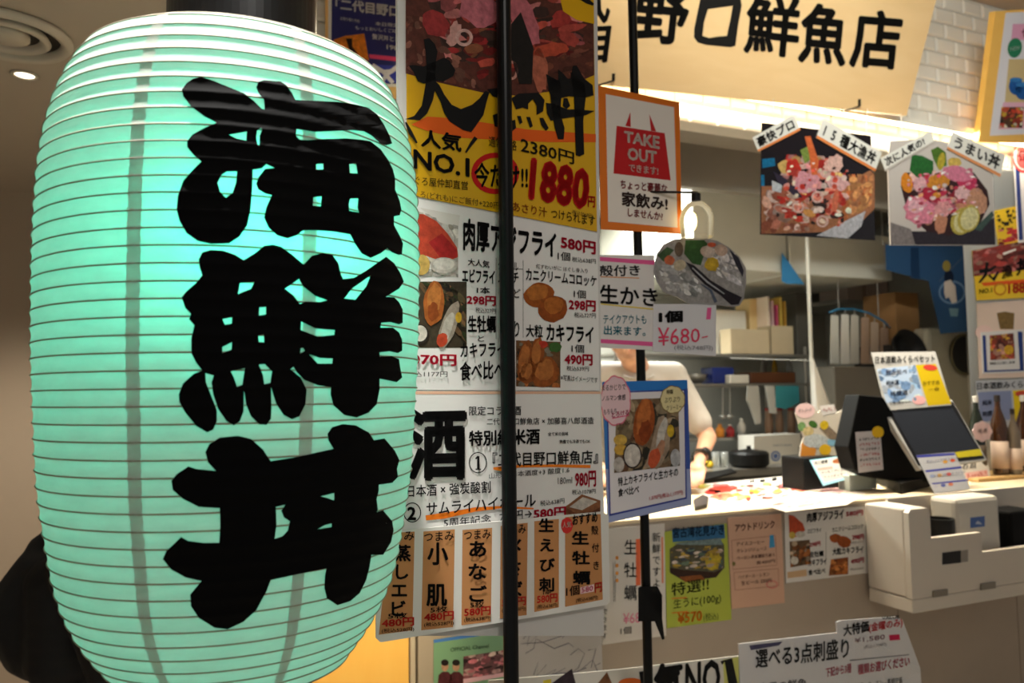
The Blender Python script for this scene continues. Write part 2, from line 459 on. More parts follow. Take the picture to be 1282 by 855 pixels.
for i in range(201):
    z = ZB + (ZT - ZB) * i / 200; RAD.append((itp(SLT, z) + itp(SRT, z)) / 2)
for _ in range(60): RAD = [RAD[0]] + [(RAD[i - 1] + 2 * RAD[i] + RAD[i + 1]) / 4 for i in range(1, 200)] + [RAD[200]]
# close the shoulders in to the hoops
def shoulder(z):
    f = (z - ZB) / (ZT - ZB) * 200; i = min(199, max(0, int(f))); r = RAD[i] + (RAD[i + 1] - RAD[i]) * (f - i)
    for edge, sgn in ((ZT, 1), (ZB, -1)):
        k = abs(edge - z) / SHH
        if k < 1:
            t = sqrt(max(0, 1 - (1 - k) ** 2)); r = min(r, RCAP + (RSH - RCAP) * t)
    return r
RCAP, RSH, SHH = 0.088, 0.236, 0.115
# ribs at equal steps along the profile
prof = [(shoulder(ZB + (ZT - ZB) * i / 2000), ZB + (ZT - ZB) * i / 2000) for i in range(2001)]
arc = [0.0]
for (r0, z0), (r1, z1) in zip(prof, prof[1:]): arc.append(arc[-1] + sqrt((r1 - r0) ** 2 + (z1 - z0) ** 2))
NR = round(arc[-1] / .0180)
def sag(i): return 0.0017 * (1 - (2 * ((arc[i] / arc[-1] * NR) % 1) - 1) ** 2)
def RS(z):                                     # true paper radius at height z, sagging between the ribs
    f = min(1999.999, max(0, (z - ZB) / (ZT - ZB) * 2000)); i = int(f)
    return (prof[i][0] - sag(i)) * (1 - (f - i)) + (prof[i + 1][0] - sag(i + 1)) * (f - i)
def on_lantern(x, y, off=0.0):
    d = ray(x, y); d = d / sqrt(d.x ** 2 + d.y ** 2)
    tm = d.x * LC.x + d.y * LC.y
    g = lambda t: sqrt((d.x * t - LC.x) ** 2 + (d.y * t - LC.y) ** 2) - (RS(CAM.z + d.z * t) + off)
    a, b = 0.6, tm
    if g(b) > 0: return CAM + d * tm
    for _ in range(40):
        mmm = (a + b) / 2
        if g(mmm) > 0: a = mmm
        else: b = mmm
    return CAM + d * a

def lantern_paper(name, rgb, tr, k):
    mt = bpy.data.materials.new(name); mt.use_nodes = True; nt = mt.node_tree
    nt.nodes.remove(nt.nodes['Principled BSDF'])
    df = nt.nodes.new('ShaderNodeBsdfDiffuse'); tl = nt.nodes.new('ShaderNodeBsdfTranslucent'); mx = nt.nodes.new('ShaderNodeMixShader')
    tc = nt.nodes.new('ShaderNodeTexCoord'); mp = nt.nodes.new('ShaderNodeMapping'); mp.inputs['Scale'].default_value = (1, 1, 2.5)
    n = nt.nodes.new('ShaderNodeTexNoise'); n.inputs['Scale'].default_value = 28; n.inputs['Detail'].default_value = 8; n.inputs['Roughness'].default_value = 0.7
    rp = nt.nodes.new('ShaderNodeMapRange'); rp.inputs[1].default_value = .3; rp.inputs[2].default_value = .7; rp.inputs[3].default_value = .86; rp.inputs[4].default_value = 1.10
    sc_ = nt.nodes.new('ShaderNodeVectorMath'); sc_.operation = 'SCALE'; sc_.inputs[0].default_value = L3(rgb)[:3]
    nt.links.new(tc.outputs['Object'], mp.inputs[0]); nt.links.new(mp.outputs[0], n.inputs['Vector']); nt.links.new(n.outputs['Fac'], rp.inputs[0])
    nt.links.new(rp.outputs[0], sc_.inputs['Scale']); nt.links.new(sc_.outputs[0], tl.inputs[0])
    df.inputs[0].default_value = L3(rgb); mx.inputs[0].default_value = tr
    bp = nt.nodes.new('ShaderNodeBump'); bp.inputs['Strength'].default_value = .35; bp.inputs['Distance'].default_value = .003
    nt.links.new(n.outputs['Fac'], bp.inputs['Height']); nt.links.new(bp.outputs[0], df.inputs['Normal'])
    nt.links.new(df.outputs[0], mx.inputs[1]); nt.links.new(tl.outputs[0], mx.inputs[2])
    nt.links.new(mx.outputs[0], nt.nodes['Material Output'].inputs['Surface']); return mt
PAPER = lantern_paper('lantern_paper', (216, 214, 208), 0.45, 1); SEAM = lantern_paper('lantern_seam', (212, 208, 202), 0.43, 1)

lan = thing('paper_lantern', 'huge ribbed white paper lantern glowing turquoise with black brush kanji', 'lantern', (LC.x, LC.y, ZB - .05))
m = MB(); NA = 128; NP = NR * 7; pr = []
for i in range(NP + 1):
    a = arc[-1] * i / NP
    lo, hi = 0, 2000
    while hi - lo > 1:
        mid = (lo + hi) // 2
        if arc[mid] < a: lo = mid
        else: hi = mid
    pr.append((prof[hi][0] - sag(hi), prof[hi][1], hi))
m.lathe(LC, [(r, z) for r, z, _ in pr], NA, cap=False); m.build('paper_shade', PAPER, lan, smooth=True)
m = MB()
for k in range(0, NR + 1):
    r, z, _ = pr[k * 7]
    m.tube([LC + V(((r - .0001) * cos(2 * pi * i / 96), (r - .0001) * sin(2 * pi * i / 96), z)) for i in range(96)], .0010, 6, closed=True)
m.build('ribs', P('rib_bamboo', (168, 156, 134), 0.6, noise=.1, scale=40), lan, smooth=True)
m = MB()
for px0 in (166, 386):                         # overlapped paper seams
    q = on_lantern(px0, 440); a0 = atan2(q.y - LC.y, q.x - LC.x)
    for dup_ in (0, 1):
        a0_ = a0 + dup_ * pi
        wv = random.Random(px0 + dup_)
        rows = []
        for (r, z, _) in pr:
            j1 = wv.uniform(-.0008, .0008)
            rows.append([(LC + V(((r + .0007) * cos(a0_ + t / .232), (r + .0007) * sin(a0_ + t / .232), z))) for t in (-.0075 + j1, 0, .0075 + j1)])
        for r0, r1 in zip(rows, rows[1:]):
            for i in (0, 1): m.poly([r0[i], r0[i + 1], r1[i + 1], r1[i]])
m.build('paper_seam', SEAM, lan, smooth=True)
BLACKM = P('lacquer_black', (16, 15, 16), 0.32, noise=.1)
m = MB(); zc = ZT
m.lathe(LC, [(RCAP + .004, zc - .012), (RCAP + .007, zc - .008), (RCAP + .007, zc + .10), (RCAP + .004, zc + .104), (RCAP - .006, zc + .104), (RCAP - .006, zc - .012)], 64, cap=False); m.build('top_hoop', BLACKM, lan, smooth=False)
m = MB(); m.lathe(LC, [(RCAP - .006, ZB + .012), (RCAP + .006, ZB + .01), (RCAP + .006, ZB - .05), (RCAP - .006, ZB - .05)], 64, cap=False); m.build('bottom_hoop', BLACKM, lan)
m = MB(); m.tube([LC + V((-.1, 0, zc + .09)), LC + V((-.1, 0, zc + .2)), LC + V((0, 0, zc + .3)), LC + V((.1, 0, zc + .2)), LC + V((.1, 0, zc + .09))], .004, 8); m.tube([LC + V((0, 0, zc + .3)), V((LC.x, LC.y, 3.449))], .004, 8); m.build('hanger', P('hanger_steel', (40, 40, 42), .4, .8), lan)
bl = on_lantern(345, 285); bc = V((LC.x + (bl.x - LC.x) * .58, LC.y + (bl.y - LC.y) * .58, bl.z))
m = MB(); m.lathe((bc.x, bc.y, bc.z - .03), [(.004, -.03), (.016, -.02), (.022, 0), (.016, .025), (.012, .04), (.012, .055)], 20); m.build('bulb', emit('lamp_teal', (150, 255, 225), 6), lan, smooth=True)
m = MB(); m.tube([bc + V((0, 0, .025)), bc + V((0, 0, .1)), LC + V((0, 0, zc + .2)), LC + V((0, 0, zc + .3))], .003, 6); m.build('lamp_cord', P('cord_black', (15, 15, 15)), lan)
l = bpy.data.lights.new('lantern_bulb', 'POINT'); l.energy = LAMP_W; l.color = (0.0, 1.0, 0.66); l.shadow_soft_size = .03
lo_ = bpy.data.objects.new('lantern_bulb', l); COL.objects.link(lo_); lo_.location = bc + V((0.0, 0, -.0)); lo_.visible_camera = True

b2c = LC + V((0, 0, ZB + .17))
m = MB(); m.lathe(b2c, [(.004, -.03), (.016, -.02), (.022, 0), (.016, .025), (.012, .04), (.012, .055)], 20); m.build('bulb', emit('lamp_teal', (0, 0, 0), 0), lan, smooth=True)
m = MB(); m.tube([b2c + V((0, 0, .05)), LC + V((0, 0, zc + .2))], .003, 6); m.build('lamp_cord', P('cord_black', (0, 0, 0)), lan)
l = bpy.data.lights.new('lantern_low_bulb', 'POINT'); l.energy = LAMP_W * .42; l.color = (0.12, 1.0, 0.70); l.shadow_soft_size = .03
lo2 = bpy.data.objects.new('lantern_low_bulb', l); COL.objects.link(lo2); lo2.location = b2c

def cv(pts, x0, y0, k): return [(x0 + a / k, y0 + b / k) for a, b in pts]
def char_mesh(m, outer, holes):
    loops = [[V((x, y, 0)) for x, y in outer]] + [[V((x, y, 0)) for x, y in h] for h in holes]
    flat = [p for l in loops for p in l]; bm = bmesh.new(); vs = [bm.verts.new(p) for p in flat]
    for t in tessellate_polygon(loops):
        try: bm.faces.new([vs[i] for i in t])
        except ValueError: pass
    x0 = min(p.x for p in flat); x1 = max(p.x for p in flat); y0 = min(p.y for p in flat); y1 = max(p.y for p in flat)
    def cut(co_, no):
        bmesh.ops.bisect_plane(bm, geom=bm.verts[:] + bm.edges[:] + bm.faces[:], plane_co=co_, plane_no=no, dist=1e-4)
    y = y0 + 2.6
    while y < y1: cut((0, y, 0), (0, 1, 0)); y += 2.6
    x = x0 + 16
    while x < x1: cut((x, 0, 0), (1, 0, 0)); x += 16
    k = len(m.v); bm.verts.index_update()
    m.v += [on_lantern(v.co.x, v.co.y, .0024) for v in bm.verts]
    for f in bm.faces: m.f.append(tuple(k + v.index for v in f.verts)); m.c.append(None)
    bm.free()
UMI = [(98,115),(120,85),(150,65),(185,58),(240,75),(300,100),(375,130),(420,165),(455,200),(468,203),(465,160),(440,130),(430,105),(440,80),(465,72),(540,78),(565,95),(590,130),(605,160),(700,165),(800,170),(870,180),(930,195),(970,225),(1000,270),(1025,320),(1037,355),(1010,363),(985,355),(945,320),(910,300),(850,295),(760,300),(690,303),(640,295),(610,290),(607,320),(625,338),(660,340),(740,335),(830,332),(900,338),(940,345),(985,380),(1020,430),(1040,470),(1050,510),(1050,560),(1070,610),(1078,650),(1070,675),(1045,680),(1045,720),(1070,765),(1085,800),(1080,850),(1065,852),(1035,840),(1015,822),(985,845),(940,865),(900,845),(870,800),(850,760),(780,748),(700,742),(640,742),(610,765),(570,778),(525,765),(485,730),(465,685),(475,640),(500,585),(470,578),(440,560),(430,535),(440,505),(470,468),(512,464),(475,447),(455,466),(415,472),(412,560),(405,650),(390,720),(355,770),(310,800),(230,803),(170,790),(120,755),(88,700),(75,650),(80,590),(105,520),(150,470),(185,435),(150,405),(122,370),(122,345),(145,315),(200,285),(255,262),(200,235),(140,190),(105,145)]
UMIH = [[(310,316),(388,302),(386,342),(340,332)],[(258,530),(275,495),(300,480),(345,480),(340,530),(325,575),(295,597),(268,570)],[(434,297),(452,284),(458,292),(445,320),(445,367),(436,362),(430,330)],[(697,447),(730,445),(730,470),(697,472)],[(845,447),(875,443),(882,488),(848,487)],[(685,595),(722,590),(718,635),(683,632)],[(850,600),(885,600),(882,640),(888,662),(845,655),(843,625)]]
SEN = [(160,115),(175,85),(210,75),(260,78),(310,95),(345,117),(390,90),(430,58),(465,53),(500,62),(545,95),(592,135),(625,100),(670,87),(710,95),(735,130),(745,175),(755,195),(800,190),(850,160),(900,125),(932,103),(965,130),(990,170),(1005,205),(985,235),(930,268),(965,270),(985,290),(1000,320),(1000,375),(985,382),(950,372),(912,375),(908,395),(960,395),(985,415),(998,445),(998,490),(980,500),(945,492),(905,497),(905,515),(955,512),(985,525),(990,560),(998,600),(975,620),(940,612),(905,605),(905,650),(893,710),(860,745),(810,765),(760,755),(715,715),(703,670),(705,640),(650,632),(595,610),(565,580),(550,556),(538,566),(580,600),(605,650),(600,710),(575,760),(545,772),(510,755),(480,710),(465,665),(458,640),(460,730),(458,770),(440,795),(410,793),(375,760),(355,710),(347,655),(345,740),(330,780),(305,797),(275,780),(240,730),(220,670),(213,620),(222,592),(188,583),(190,620),(210,670),(235,735),(235,780),(220,815),(195,826),(150,800),(105,745),(80,700),(78,670),(95,625),(140,585),(175,572),(150,540),(130,500),(130,440),(142,385),(120,360),(128,338),(105,315),(90,270),(110,245),(150,210),(175,180),(165,150)]
SENH = [[(330,212),(390,207),(375,235),(322,257)],[(258,360),(298,352),(296,378),(268,383)],[(410,312),(437,310),(437,340),(408,345)],[(405,428),(428,422),(430,455),(408,455)],[(258,475),(297,455),(295,485),(257,500)],[(515,235),(573,195),(590,225),(640,265),(690,282),(660,290),(600,288),(577,298),(550,262)],[(582,370),(640,398),(720,405),(718,425),(650,432),(600,412),(580,405)],[(580,480),(590,478),(597,490),(578,503)],[(615,505),(660,520),(712,522),(710,543),(650,543)],[(760,275),(790,235),(868,180),(850,225),(805,280)],[(408,547),(432,545),(462,575),(455,622),(430,628),(425,590)],[(292,575),(350,562),(340,630),(318,638),(305,600)]]
DON = [(205,140),(220,110),(260,85),(330,78),(380,90),(425,130),(455,175),(550,160),(640,140),(695,128),(675,95),(672,70),(690,45),(730,33),(780,38),(830,65),(850,95),(890,88),(930,135),(947,170),(938,205),(942,235),(920,258),(868,265),(868,290),(860,320),(865,360),(860,370),(885,363),(920,405),(925,440),(915,485),(885,533),(840,533),(833,580),(820,630),(795,680),(760,710),(710,726),(670,700),(660,660),(662,615),(668,585),(560,607),(455,630),(440,670),(400,745),(350,790),(290,818),(240,812),(180,775),(150,730),(147,685),(190,633),(130,620),(75,590),(42,550),(55,520),(112,465),(140,480),(200,488),(258,487),(262,420),(260,355),(180,350),(120,320),(80,285),(75,250),(95,225),(140,195),(170,205),(245,212),(215,180)]
DONH = [[(475,350),(510,342),(495,365),(505,390),(528,405),(520,440),(500,462),(470,472),(477,420)],[(645,310),(698,297),(697,325),(670,315)],[(635,435),(660,420),(688,413),(687,427)]]
for out_, hs, (x0, y0, k) in ((UMI, UMIH, (200, 80, 3.5625)), (SEN, SENH, (200, 290, 3.2875)), (DON, DONH, (190, 520, 3.0545))):
    m = MB(); char_mesh(m, cv(out_, x0, y0, k), [cv(h, x0, y0, k) for h in hs]); m.build('brush_kanji', P('lantern_black_ink', (3, 3, 3), .8, noise=.2, scale=60, spec=.12), lan, smooth=True)

# ------------------------------------------------------------------ the two black poles
POLEM = P('pole_black', (5, 5, 6), .35, noise=.1, spec=.25)
BP = vplane(500, 1.25, 750, 1.488)             # the menu board's plane
def pole(label, x, off, plane, d, clamp):
    c = plane.at(x, 490, off); r = d / 2
    o = thing('display_pole', label, 'pole', (c.x, c.y, 0))
    m = MB(); m.lathe((c.x, c.y, 0), [(r, 0), (r, 3.4499)], 20); m.build('shaft', POLEM, o, smooth=False)
    m = MB(); m.lathe((c.x, c.y, 0), [(.11, .0), (.11, .008), (.03, .02), (r, .05)], 28); m.build('foot_plate', POLEM, o)
    m = MB(); m.lathe((c.x, c.y, 0), [(r, 3.38), (.035, 3.43), (.035, 3.4495)], 24); m.build('ceiling_cap', POLEM, o)
    return o, c
p1, c1 = pole('thicker glossy black pole in front of the tall menu board', 636, .0245, BP, 18.5 / 950 * 1.355, False)
PV = -0.62                                     # plane of the sheets on the second pole
SP = shop(PV)
p2, c2 = pole('thinner black pole carrying the take-out notice, with a clamp low down', 803, -.0145, SP, 12.3 / 950 * 1.72, True)
# clamp on the second pole
mc = MB(); r_ = .012
f = lambda x, y, o=0.0: Pl(V((c2.x, c2.y, 0)), SP.n).at(x, y, o)
mc.hexa([f(800, 734, .016), f(823, 734, .016), f(829, 745, .016), f(829, 776, .016)], [f(800, 734, -.016), f(823, 734, -.016), f(829, 745, -.016), f(829, 776, -.016)])
mc.hexa([f(799, 735, .016), f(829, 745, .016), f(829, 778, .016), f(799, 778, .016)], [f(799, 735, -.016), f(829, 745, -.016), f(829, 778, -.016), f(799, 778, -.016)])
mc.hexa([f(818, 774, .007), f(829, 774, .007), f(832, 800, .005), f(829, 801, .005)], [f(818, 774, -.007), f(829, 774, -.007), f(832, 800, -.005), f(829, 801, -.005)])
mc.build('clamp', POLEM, p2)
# ------------------------------------------------------------------ tall menu board and its posters
WHITE, PAPW = (222, 219, 214), (226, 223, 219)
bd = Sheet('menu_board', 'tall white board behind the thick black pole, carrying four menu sheets', 'board', BP, [(497, -60), (747, -60), (756, 796), (505, 796)], (205, 202, 198), .008, rough=.4).done()
P1 = BP.moved(.0016)
# yellow rice bowl poster
A = Sheet('price_poster', 'yellow seafood bowl poster priced 1880 yen at the head of the menu board', 'poster', P1, [(508, -55), (742, -55), (747.5, 290), (510, 243.5)], (212, 162, 8), .0012, rough=.35)
ph = [(508, -55), (742, -55), (744, 94), (700, 113), (650, 120), (605, 116), (552, 104), (508, 92)]
A.poly(ph, (96, 50, 40), 1, 'photo_print')
for q, pal, n, sd, sz in (([(508, 20), (560, 20), (600, 112), (508, 92)], [(120, 72, 58), (140, 90, 75), (98, 52, 40)], 40, 1, .12),
                          ([(640, 60), (742, 50), (742, 94), (650, 118)], [(110, 60, 45), (92, 48, 36), (130, 75, 60)], 30, 2, .16),
                          ([(520, -50), (735, -50), (735, 60), (560, 80)], [(150, 50, 45), (185, 95, 95), (170, 70, 60), (60, 40, 35), (200, 120, 115), (140, 40, 40)], 55, 3, .14),
                          ([(560, 40), (700, 20), (720, 70), (600, 100)], [(130, 36, 34), (180, 75, 60), (150, 90, 60), (110, 30, 30), (70, 48, 40)], 40, 4, .13)):
    A.food(q, None, pal, n, sd, sz, 1.2)
for x, y, rx, ry, cc, ro in ((600, 12, 26, 22, (205, 115, 125), 20), (655, 22, 36, 14, (200, 110, 118), 65), (545, 30, 20, 14, (165, 55, 55), 50), (568, 42, 9, 15, (215, 160, 150), 20), (690, 62, 22, 9, (195, 80, 55), -10), (676, 88, 10, 26, (190, 105, 80), -5), (712, 48, 14, 8, (175, 70, 60), 30)):
    A.ell(x, y, rx, ry, cc, 4.5, ro, jit=.15)
A.ring(581, 47, 11, 11, 4, (222, 175, 165), 5, 'photo_print'); A.ring(641, 88, 8, 12, 3.5, (210, 150, 135), 5, 'photo_print')
A.poly([(652, 15), (668, 60), (666, 105), (650, 105), (640, 70), (640, 30)], (30, 26, 24), 5, 'photo_print')
A.poly([(697, -20), (743, -20), (744, 30), (722, 25), (705, 14)], (212, 162, 8), 6)
A.brush([(722, -6, 5), (735, 1, 7), (743, 6, 3)], BK); A.brush([(728, -12, 4), (744, -4, 5)], BK)
A.poly([(515, 156), (535, 146), (570, 148), (610, 154), (660, 162), (746, 168), (746, 178), (690, 178), (620, 175), (570, 172), (535, 164)], (222, 92, 22), 2)
k5 = lambda pts: cv(pts, 500, 20, 4.277)
for pg in ([(50,265),(80,262),(130,270),(190,245),(240,222),(270,240),(300,290),(290,320),(235,352),(205,345),(130,362),(100,350),(75,300)],
           [(130,125),(160,118),(190,150),(205,190),(195,250),(190,400),(180,450),(150,520),(110,558),(30,553),(80,535),(120,480),(140,370),(145,270),(140,190)],
           [(190,345),(215,370),(240,420),(280,475),(330,498),(390,475),(430,440),(460,400),(482,410),(470,450),(450,530),(415,580),(385,622),(340,610),(270,565),(240,520),(220,460),(190,400)],
           [(785,310),(850,345),(850,285),(880,310),(900,335),(915,335),(930,265),(950,265),(990,335),(1035,370),(1040,425),(1000,435),(905,430),(820,450),(800,400)],
           [(785,465),(830,470),(900,500),(960,500),(1045,508),(1000,530),(900,545),(810,560),(790,520)],
           [(800,330),(860,345),(868,430),(862,520),(885,600),(880,660),(850,660),(832,600),(815,500)],
           [(915,300),(985,330),(1000,420),(985,560),(990,740),(965,752),(945,745),(940,600),(935,430)],
           [(880,440),(900,440),(915,480),(895,500),(875,480)],
           [(470,392),(530,385),(600,430),(560,450),(500,430)],
           [(600,440),(640,415),(745,410),(778,450),(770,510),(735,530),(735,480),(715,445),(690,470),(690,500),(660,490),(625,500)],
           [(500,530),(530,520),(560,560),(540,600),(510,590)],[(600,560),(620,555),(625,600),(605,615)],[(680,540),(700,540),(715,590),(700,598)],[(630,535),(650,535),(660,570),(645,580)],[(750,545),(770,545),(800,600),(785,615),(760,585)]):
    A.poly(k5(pg), BK, 7, 'lettering')
A.brush([(508, 153, 2), (514, 166, 5), (522, 179, 2)], BK); A.brush([(596, 172, 5), (590, 180, 4), (583, 191, 2)], BK)
A.T('人気', 527, 184, 578, 191, 23, BK, .03)
A.T('NO.1', 517.5, 211, 588, 222, 25, BK, .03, hr=24)
A.T('通常価格', 612, 183, 647, 189, 13, (60, 45, 15), .005)
A.T('2380円', 652, 191, 719, 206, 20, (40, 32, 16), .015, hr=15)
A.ring(620, 217, 30, 26, 6.5, (190, 20, 18), 3)
A.T('今だけ!!', 594, 234, 661, 237, 31, BK, .02)
A.T('1880', 661, 250, 736, 264, 54, (190, 14, 16), .05, hr=52, sh=4)
A.T('円', 736, 259, 745, 260, 14, (190, 14, 16), .03)
A.T('まぐろ屋仲卸直営', 509, 230, 586, 238, 11, (52, 40, 18), .004)
A.T('ところ(どれも)にご飯付+220円', 510, 246, 625, 263, 10, (60, 46, 18), .002)
A.T('あさり汁', 642, 264, 685, 272, 12, (150, 62, 18), .006); A.T('つけられます', 690, 273, 745, 283, 12, (70, 50, 16), .006)
A.T('(税込2068円)', 716, 268, 743, 274, 6, (60, 46, 18), .002)
A.done()

# fried food menu
B = Sheet('menu_poster', 'white fried food menu with red prices below the yellow poster on the board', 'poster', P1, [(509, 246), (748, 292.5), (750.5, 489), (509, 488)], PAPW, .0012, rough=.35, sc=(500, 250, 3.5615), qpx=True)
cvq = B
B.food([(60, 45), (262, 100), (262, 345), (60, 340)], (198, 190, 180), [(210, 205, 195), (180, 175, 160), (225, 220, 210)], 40, 5, .14)
B.poly([(60, 60), (110, 65), (165, 95), (215, 150), (258, 215), (262, 255), (225, 270), (170, 268), (120, 250), (60, 245)], (198, 74, 50), 4, 'photo_print')
B.poly([(130, 190), (190, 150), (258, 225), (255, 260), (180, 255)], (176, 42, 40), 4.5, 'photo_print')
B.ell(100, 290, 36, 46, (214, 178, 96), 5); B.ell(198, 293, 60, 36, (208, 200, 188), 5.2); B.ell(198, 288, 48, 26, (228, 222, 210), 5.6)
B.ph = 'photo_print#2'
B.food([(70, 365), (208, 368), (300, 440), (300, 660)], (60, 56, 40), [(60, 70, 40), (90, 80, 55), (45, 40, 32), (120, 90, 60)], 40, 6, .16)
B.poly([(70, 365), (300, 365), (300, 660), (70, 660)], (72, 62, 46), 1, 'photo_print')
B.ell(155, 462, 46, 98, (176, 98, 42), 4, 4, jit=.06); B.ell(157, 440, 30, 70, (200, 125, 60), 4.4, 4, jit=.12); B.ell(150, 500, 25, 40, (150, 74, 30), 4.6, 0, jit=.15)
B.ell(220, 560, 34, 112, (170, 156, 138), 4.2, 18, jit=.06); B.ell(212, 575, 22, 80, (205, 196, 180), 4.6, 18, jit=.1); B.ell(190, 625, 24, 32, (200, 75, 45), 5, 10, jit=.1); B.ell(264, 525, 14, 24, (215, 170, 50), 5)
B.ell(92, 600, 40, 45, (50, 44, 36), 4.7); B.ell(92, 596, 32, 36, (228, 220, 205), 5)
B.poly([(90, 35), (270, 70), (262, 130), (180, 100)], (214, 208, 200), 1.2)
B.T('1,070円', 5, 738, 255, 744, 54, RED, .035)
B.T('税込1177円', 25, 790, 215, 790, 26, (90, 85, 82), .01)
B.T('肉厚アジフライ', 285, 226, 700, 262, 146, BK, .035, hr=118)
B.T('580円', 720, 218, 876, 246, 58, RED, .035)
B.T('1個', 706, 268, 762, 274, 38, (40, 38, 38), .01); B.T('税込638円', 770, 276, 876, 286, 22, (60, 58, 58), .006)
B.rect(430, 258, 432, 620, (90, 88, 86), 2); B.rect(551, 270, 553, 615, (90, 88, 86), 2); B.rect(505, 308, 552, 311, (90, 88, 86), 2)
B.T('大人気', 306, 292, 402, 305, 32, BK, .02)
B.T('エビフライ', 280, 368, 426, 376, 62, BK, .03)
B.T('1本', 345, 418, 404, 420, 30, BK, .02)
B.T('298円', 300, 468, 430, 474, 44, RED, .035)
B.T('税込327円', 340, 504, 430, 508, 24, (70, 66, 66), .006)
B.T('生牡蠣', 305, 592, 430, 592, 76, BK, .03); B.T('と', 350, 632, 378, 632, 26, BK, .01)
B.T('カキフライ', 272, 704, 470, 698, 64, BK, .025); B.T('食べ比べ', 270, 808, 470, 798, 84, BK, .025)
B.T('タルタル', 440, 310, 530, 318, 40, BK, .01); B.T('メンチ', 440, 370, 532, 374, 50, BK, .02); B.T('など', 470, 435, 540, 438, 40, BK, .01); B.T('あり', 470, 610, 535, 612, 70, BK, .015)
B.T('紅ずわいがに ほぐし身入り', 610, 306, 840, 328, 20, (70, 62, 62), .006)
B.T('カニクリームコロッケ', 565, 360, 880, 388, 56, BK, .02, hr=48)
B.ph = 'photo_print#3'
B.ell(622, 425, 68, 54, (168, 88, 30), 3, -12, jit=.05); B.ell(618, 412, 50, 36, (196, 116, 48), 3.4, -12, jit=.12); B.ell(685, 487, 66, 58, (156, 78, 26), 3.6, -15, jit=.05); B.ell(688, 470, 46, 36, (190, 108, 42), 4, -15, jit=.12)
rn = random.Random(4)
for i in range(60): B.ell(rn.uniform(570, 735), rn.uniform(385, 530), 5, 4, rn.choice([(206, 140, 70), (140, 66, 20), (120, 55, 18)]), 4.5, jit=.3, n=6) if False else None
B.T('1個', 778, 436, 832, 441, 36, (40, 38, 38), .01); B.T('298円', 755, 492, 876, 500, 50, RED, .035); B.T('税込327円', 780, 524, 876, 528, 22, (70, 66, 66), .006)
B.T('大粒', 565, 612, 640, 614, 56, BK, .02); B.T('カキフライ', 656, 628, 866, 640, 74, BK, .03)
B.ph = 'photo_print#4'
q3 = [(520, 627), (718, 634), (718, 838), (520, 832)]
B.food(q3, (120, 84, 52), [(70, 60, 40), (150, 140, 120), (185, 110, 55), (100, 60, 30)], 30, 7, .12)
for x, y, rx, ry, ro in ((560, 720, 32, 92, 8), (615, 690, 30, 78, 6), (650, 770, 60, 70, 30), (570, 770, 40, 50, 10)):
    B.ell(x, y, rx, ry, (160, 86, 34), 4.2, ro, jit=.08); B.ell(x - 4, y - 8, rx * .65, ry * .7, (192, 116, 56), 4.6, ro, jit=.18)
B.ell(695, 655, 26, 24, (70, 110, 50), 4.4, jit=.2); B.ell(640, 645, 22, 16, (200, 60, 40), 4.3)
B.T('1個', 768, 680, 824, 683, 36, (40, 38, 38), .01); B.T('490円', 736, 736, 862, 740, 50, RED, .035); B.T('税込539円', 746, 762, 845, 765, 22, (70, 66, 66), .006)
B.T('※写真はイメージです', 720, 806, 884, 818, 26, (60, 58, 58), .005)
B.done()

# sake menu
P2 = BP.moved(.0030)
Cs = Sheet('menu_poster', 'white sake menu with one giant black kanji below the fried food menu', 'poster', P1, [(507, 489.5), (751, 490.5), (757, 660), (500, 690)], PAPW, .0012, rough=.35, sc=(460, 480, 4.135), qpx=True)
Cs.poly([(200, 40), (1208, 42), (1208, 54), (200, 56)], (226, 178, 150), 1)
Cs.T('酒', 200, 507, 516, 500, 375, BK, .038)
Cs.T('限定コラボ酒', 526, 166, 796, 164, 48, BK, .012)
Cs.T('二代目野口鮮魚店 × 加藤喜八郎酒造', 618, 216, 1172, 210, 36, BK, .01)
Cs.T('特別純米酒', 525, 326, 893, 314, 82, BK, .03)
Cs.T('全て米の旨味', 935, 272, 1040, 270, 20, BK, .02); Cs.T('熱燗でも冷酒でもOK', 995, 312, 1154, 309, 20, BK, .02)
Cs.ring(572, 410, 47, 55, 5, BK, 3); Cs.brush([(574, 376, 12), (574, 446, 13)], BK); Cs.brush([(560, 390, 7), (574, 378, 11)], BK); Cs.brush([(560, 444, 6), (588, 444, 6)], BK)
Cs.T('『二代目野口鮮魚店』', 648, 436, 1194, 414, 78, BK, .015, hr=70)
Cs.brush([(652, 440, 12), (690, 442, 24), (790, 428, 14), (960, 426, 14), (1155, 430, 16)], (236, 126, 30), 4, 'colour_block')
Cs.T('山形県 日本酒度+3 酸度1.6', 630, 494, 1046, 462, 30, (70, 66, 66), .004)
Cs.T('180ml', 986, 522, 1060, 517, 34, (80, 76, 76), .002); Cs.T('980円', 1075, 540, 1184, 534, 84, RED, .03); Cs.T('税込1078円', 1060, 576, 1182, 570, 26, (60, 58, 58), .006)
Cs.T('日本酒 × 強炭酸割', 205, 590, 638, 566, 62, BK, .014)
Cs.ring(232, 668, 46, 52, 5, BK, 3); Cs.T('2', 206, 708, 252, 708, 70, BK, .035)
Cs.T('サムライハイボール', 305, 684, 872, 636, 68, BK, .016)
Cs.brush([(302, 696, 26), (400, 684, 30), (560, 652, 22), (700, 640, 12), (860, 648, 8)], (236, 120, 24), 4, 'colour_block')
Cs.T('5周年記念', 395, 746, 640, 722, 46, BK, .012); Cs.T('780円→', 684, 722, 852, 698, 50, (50, 48, 48), .004)
Cs.T('580円', 860, 704, 1028, 690, 54, RED, .035); Cs.T('税込638円', 895, 636, 1020, 620, 28, (70, 66, 66), .006)
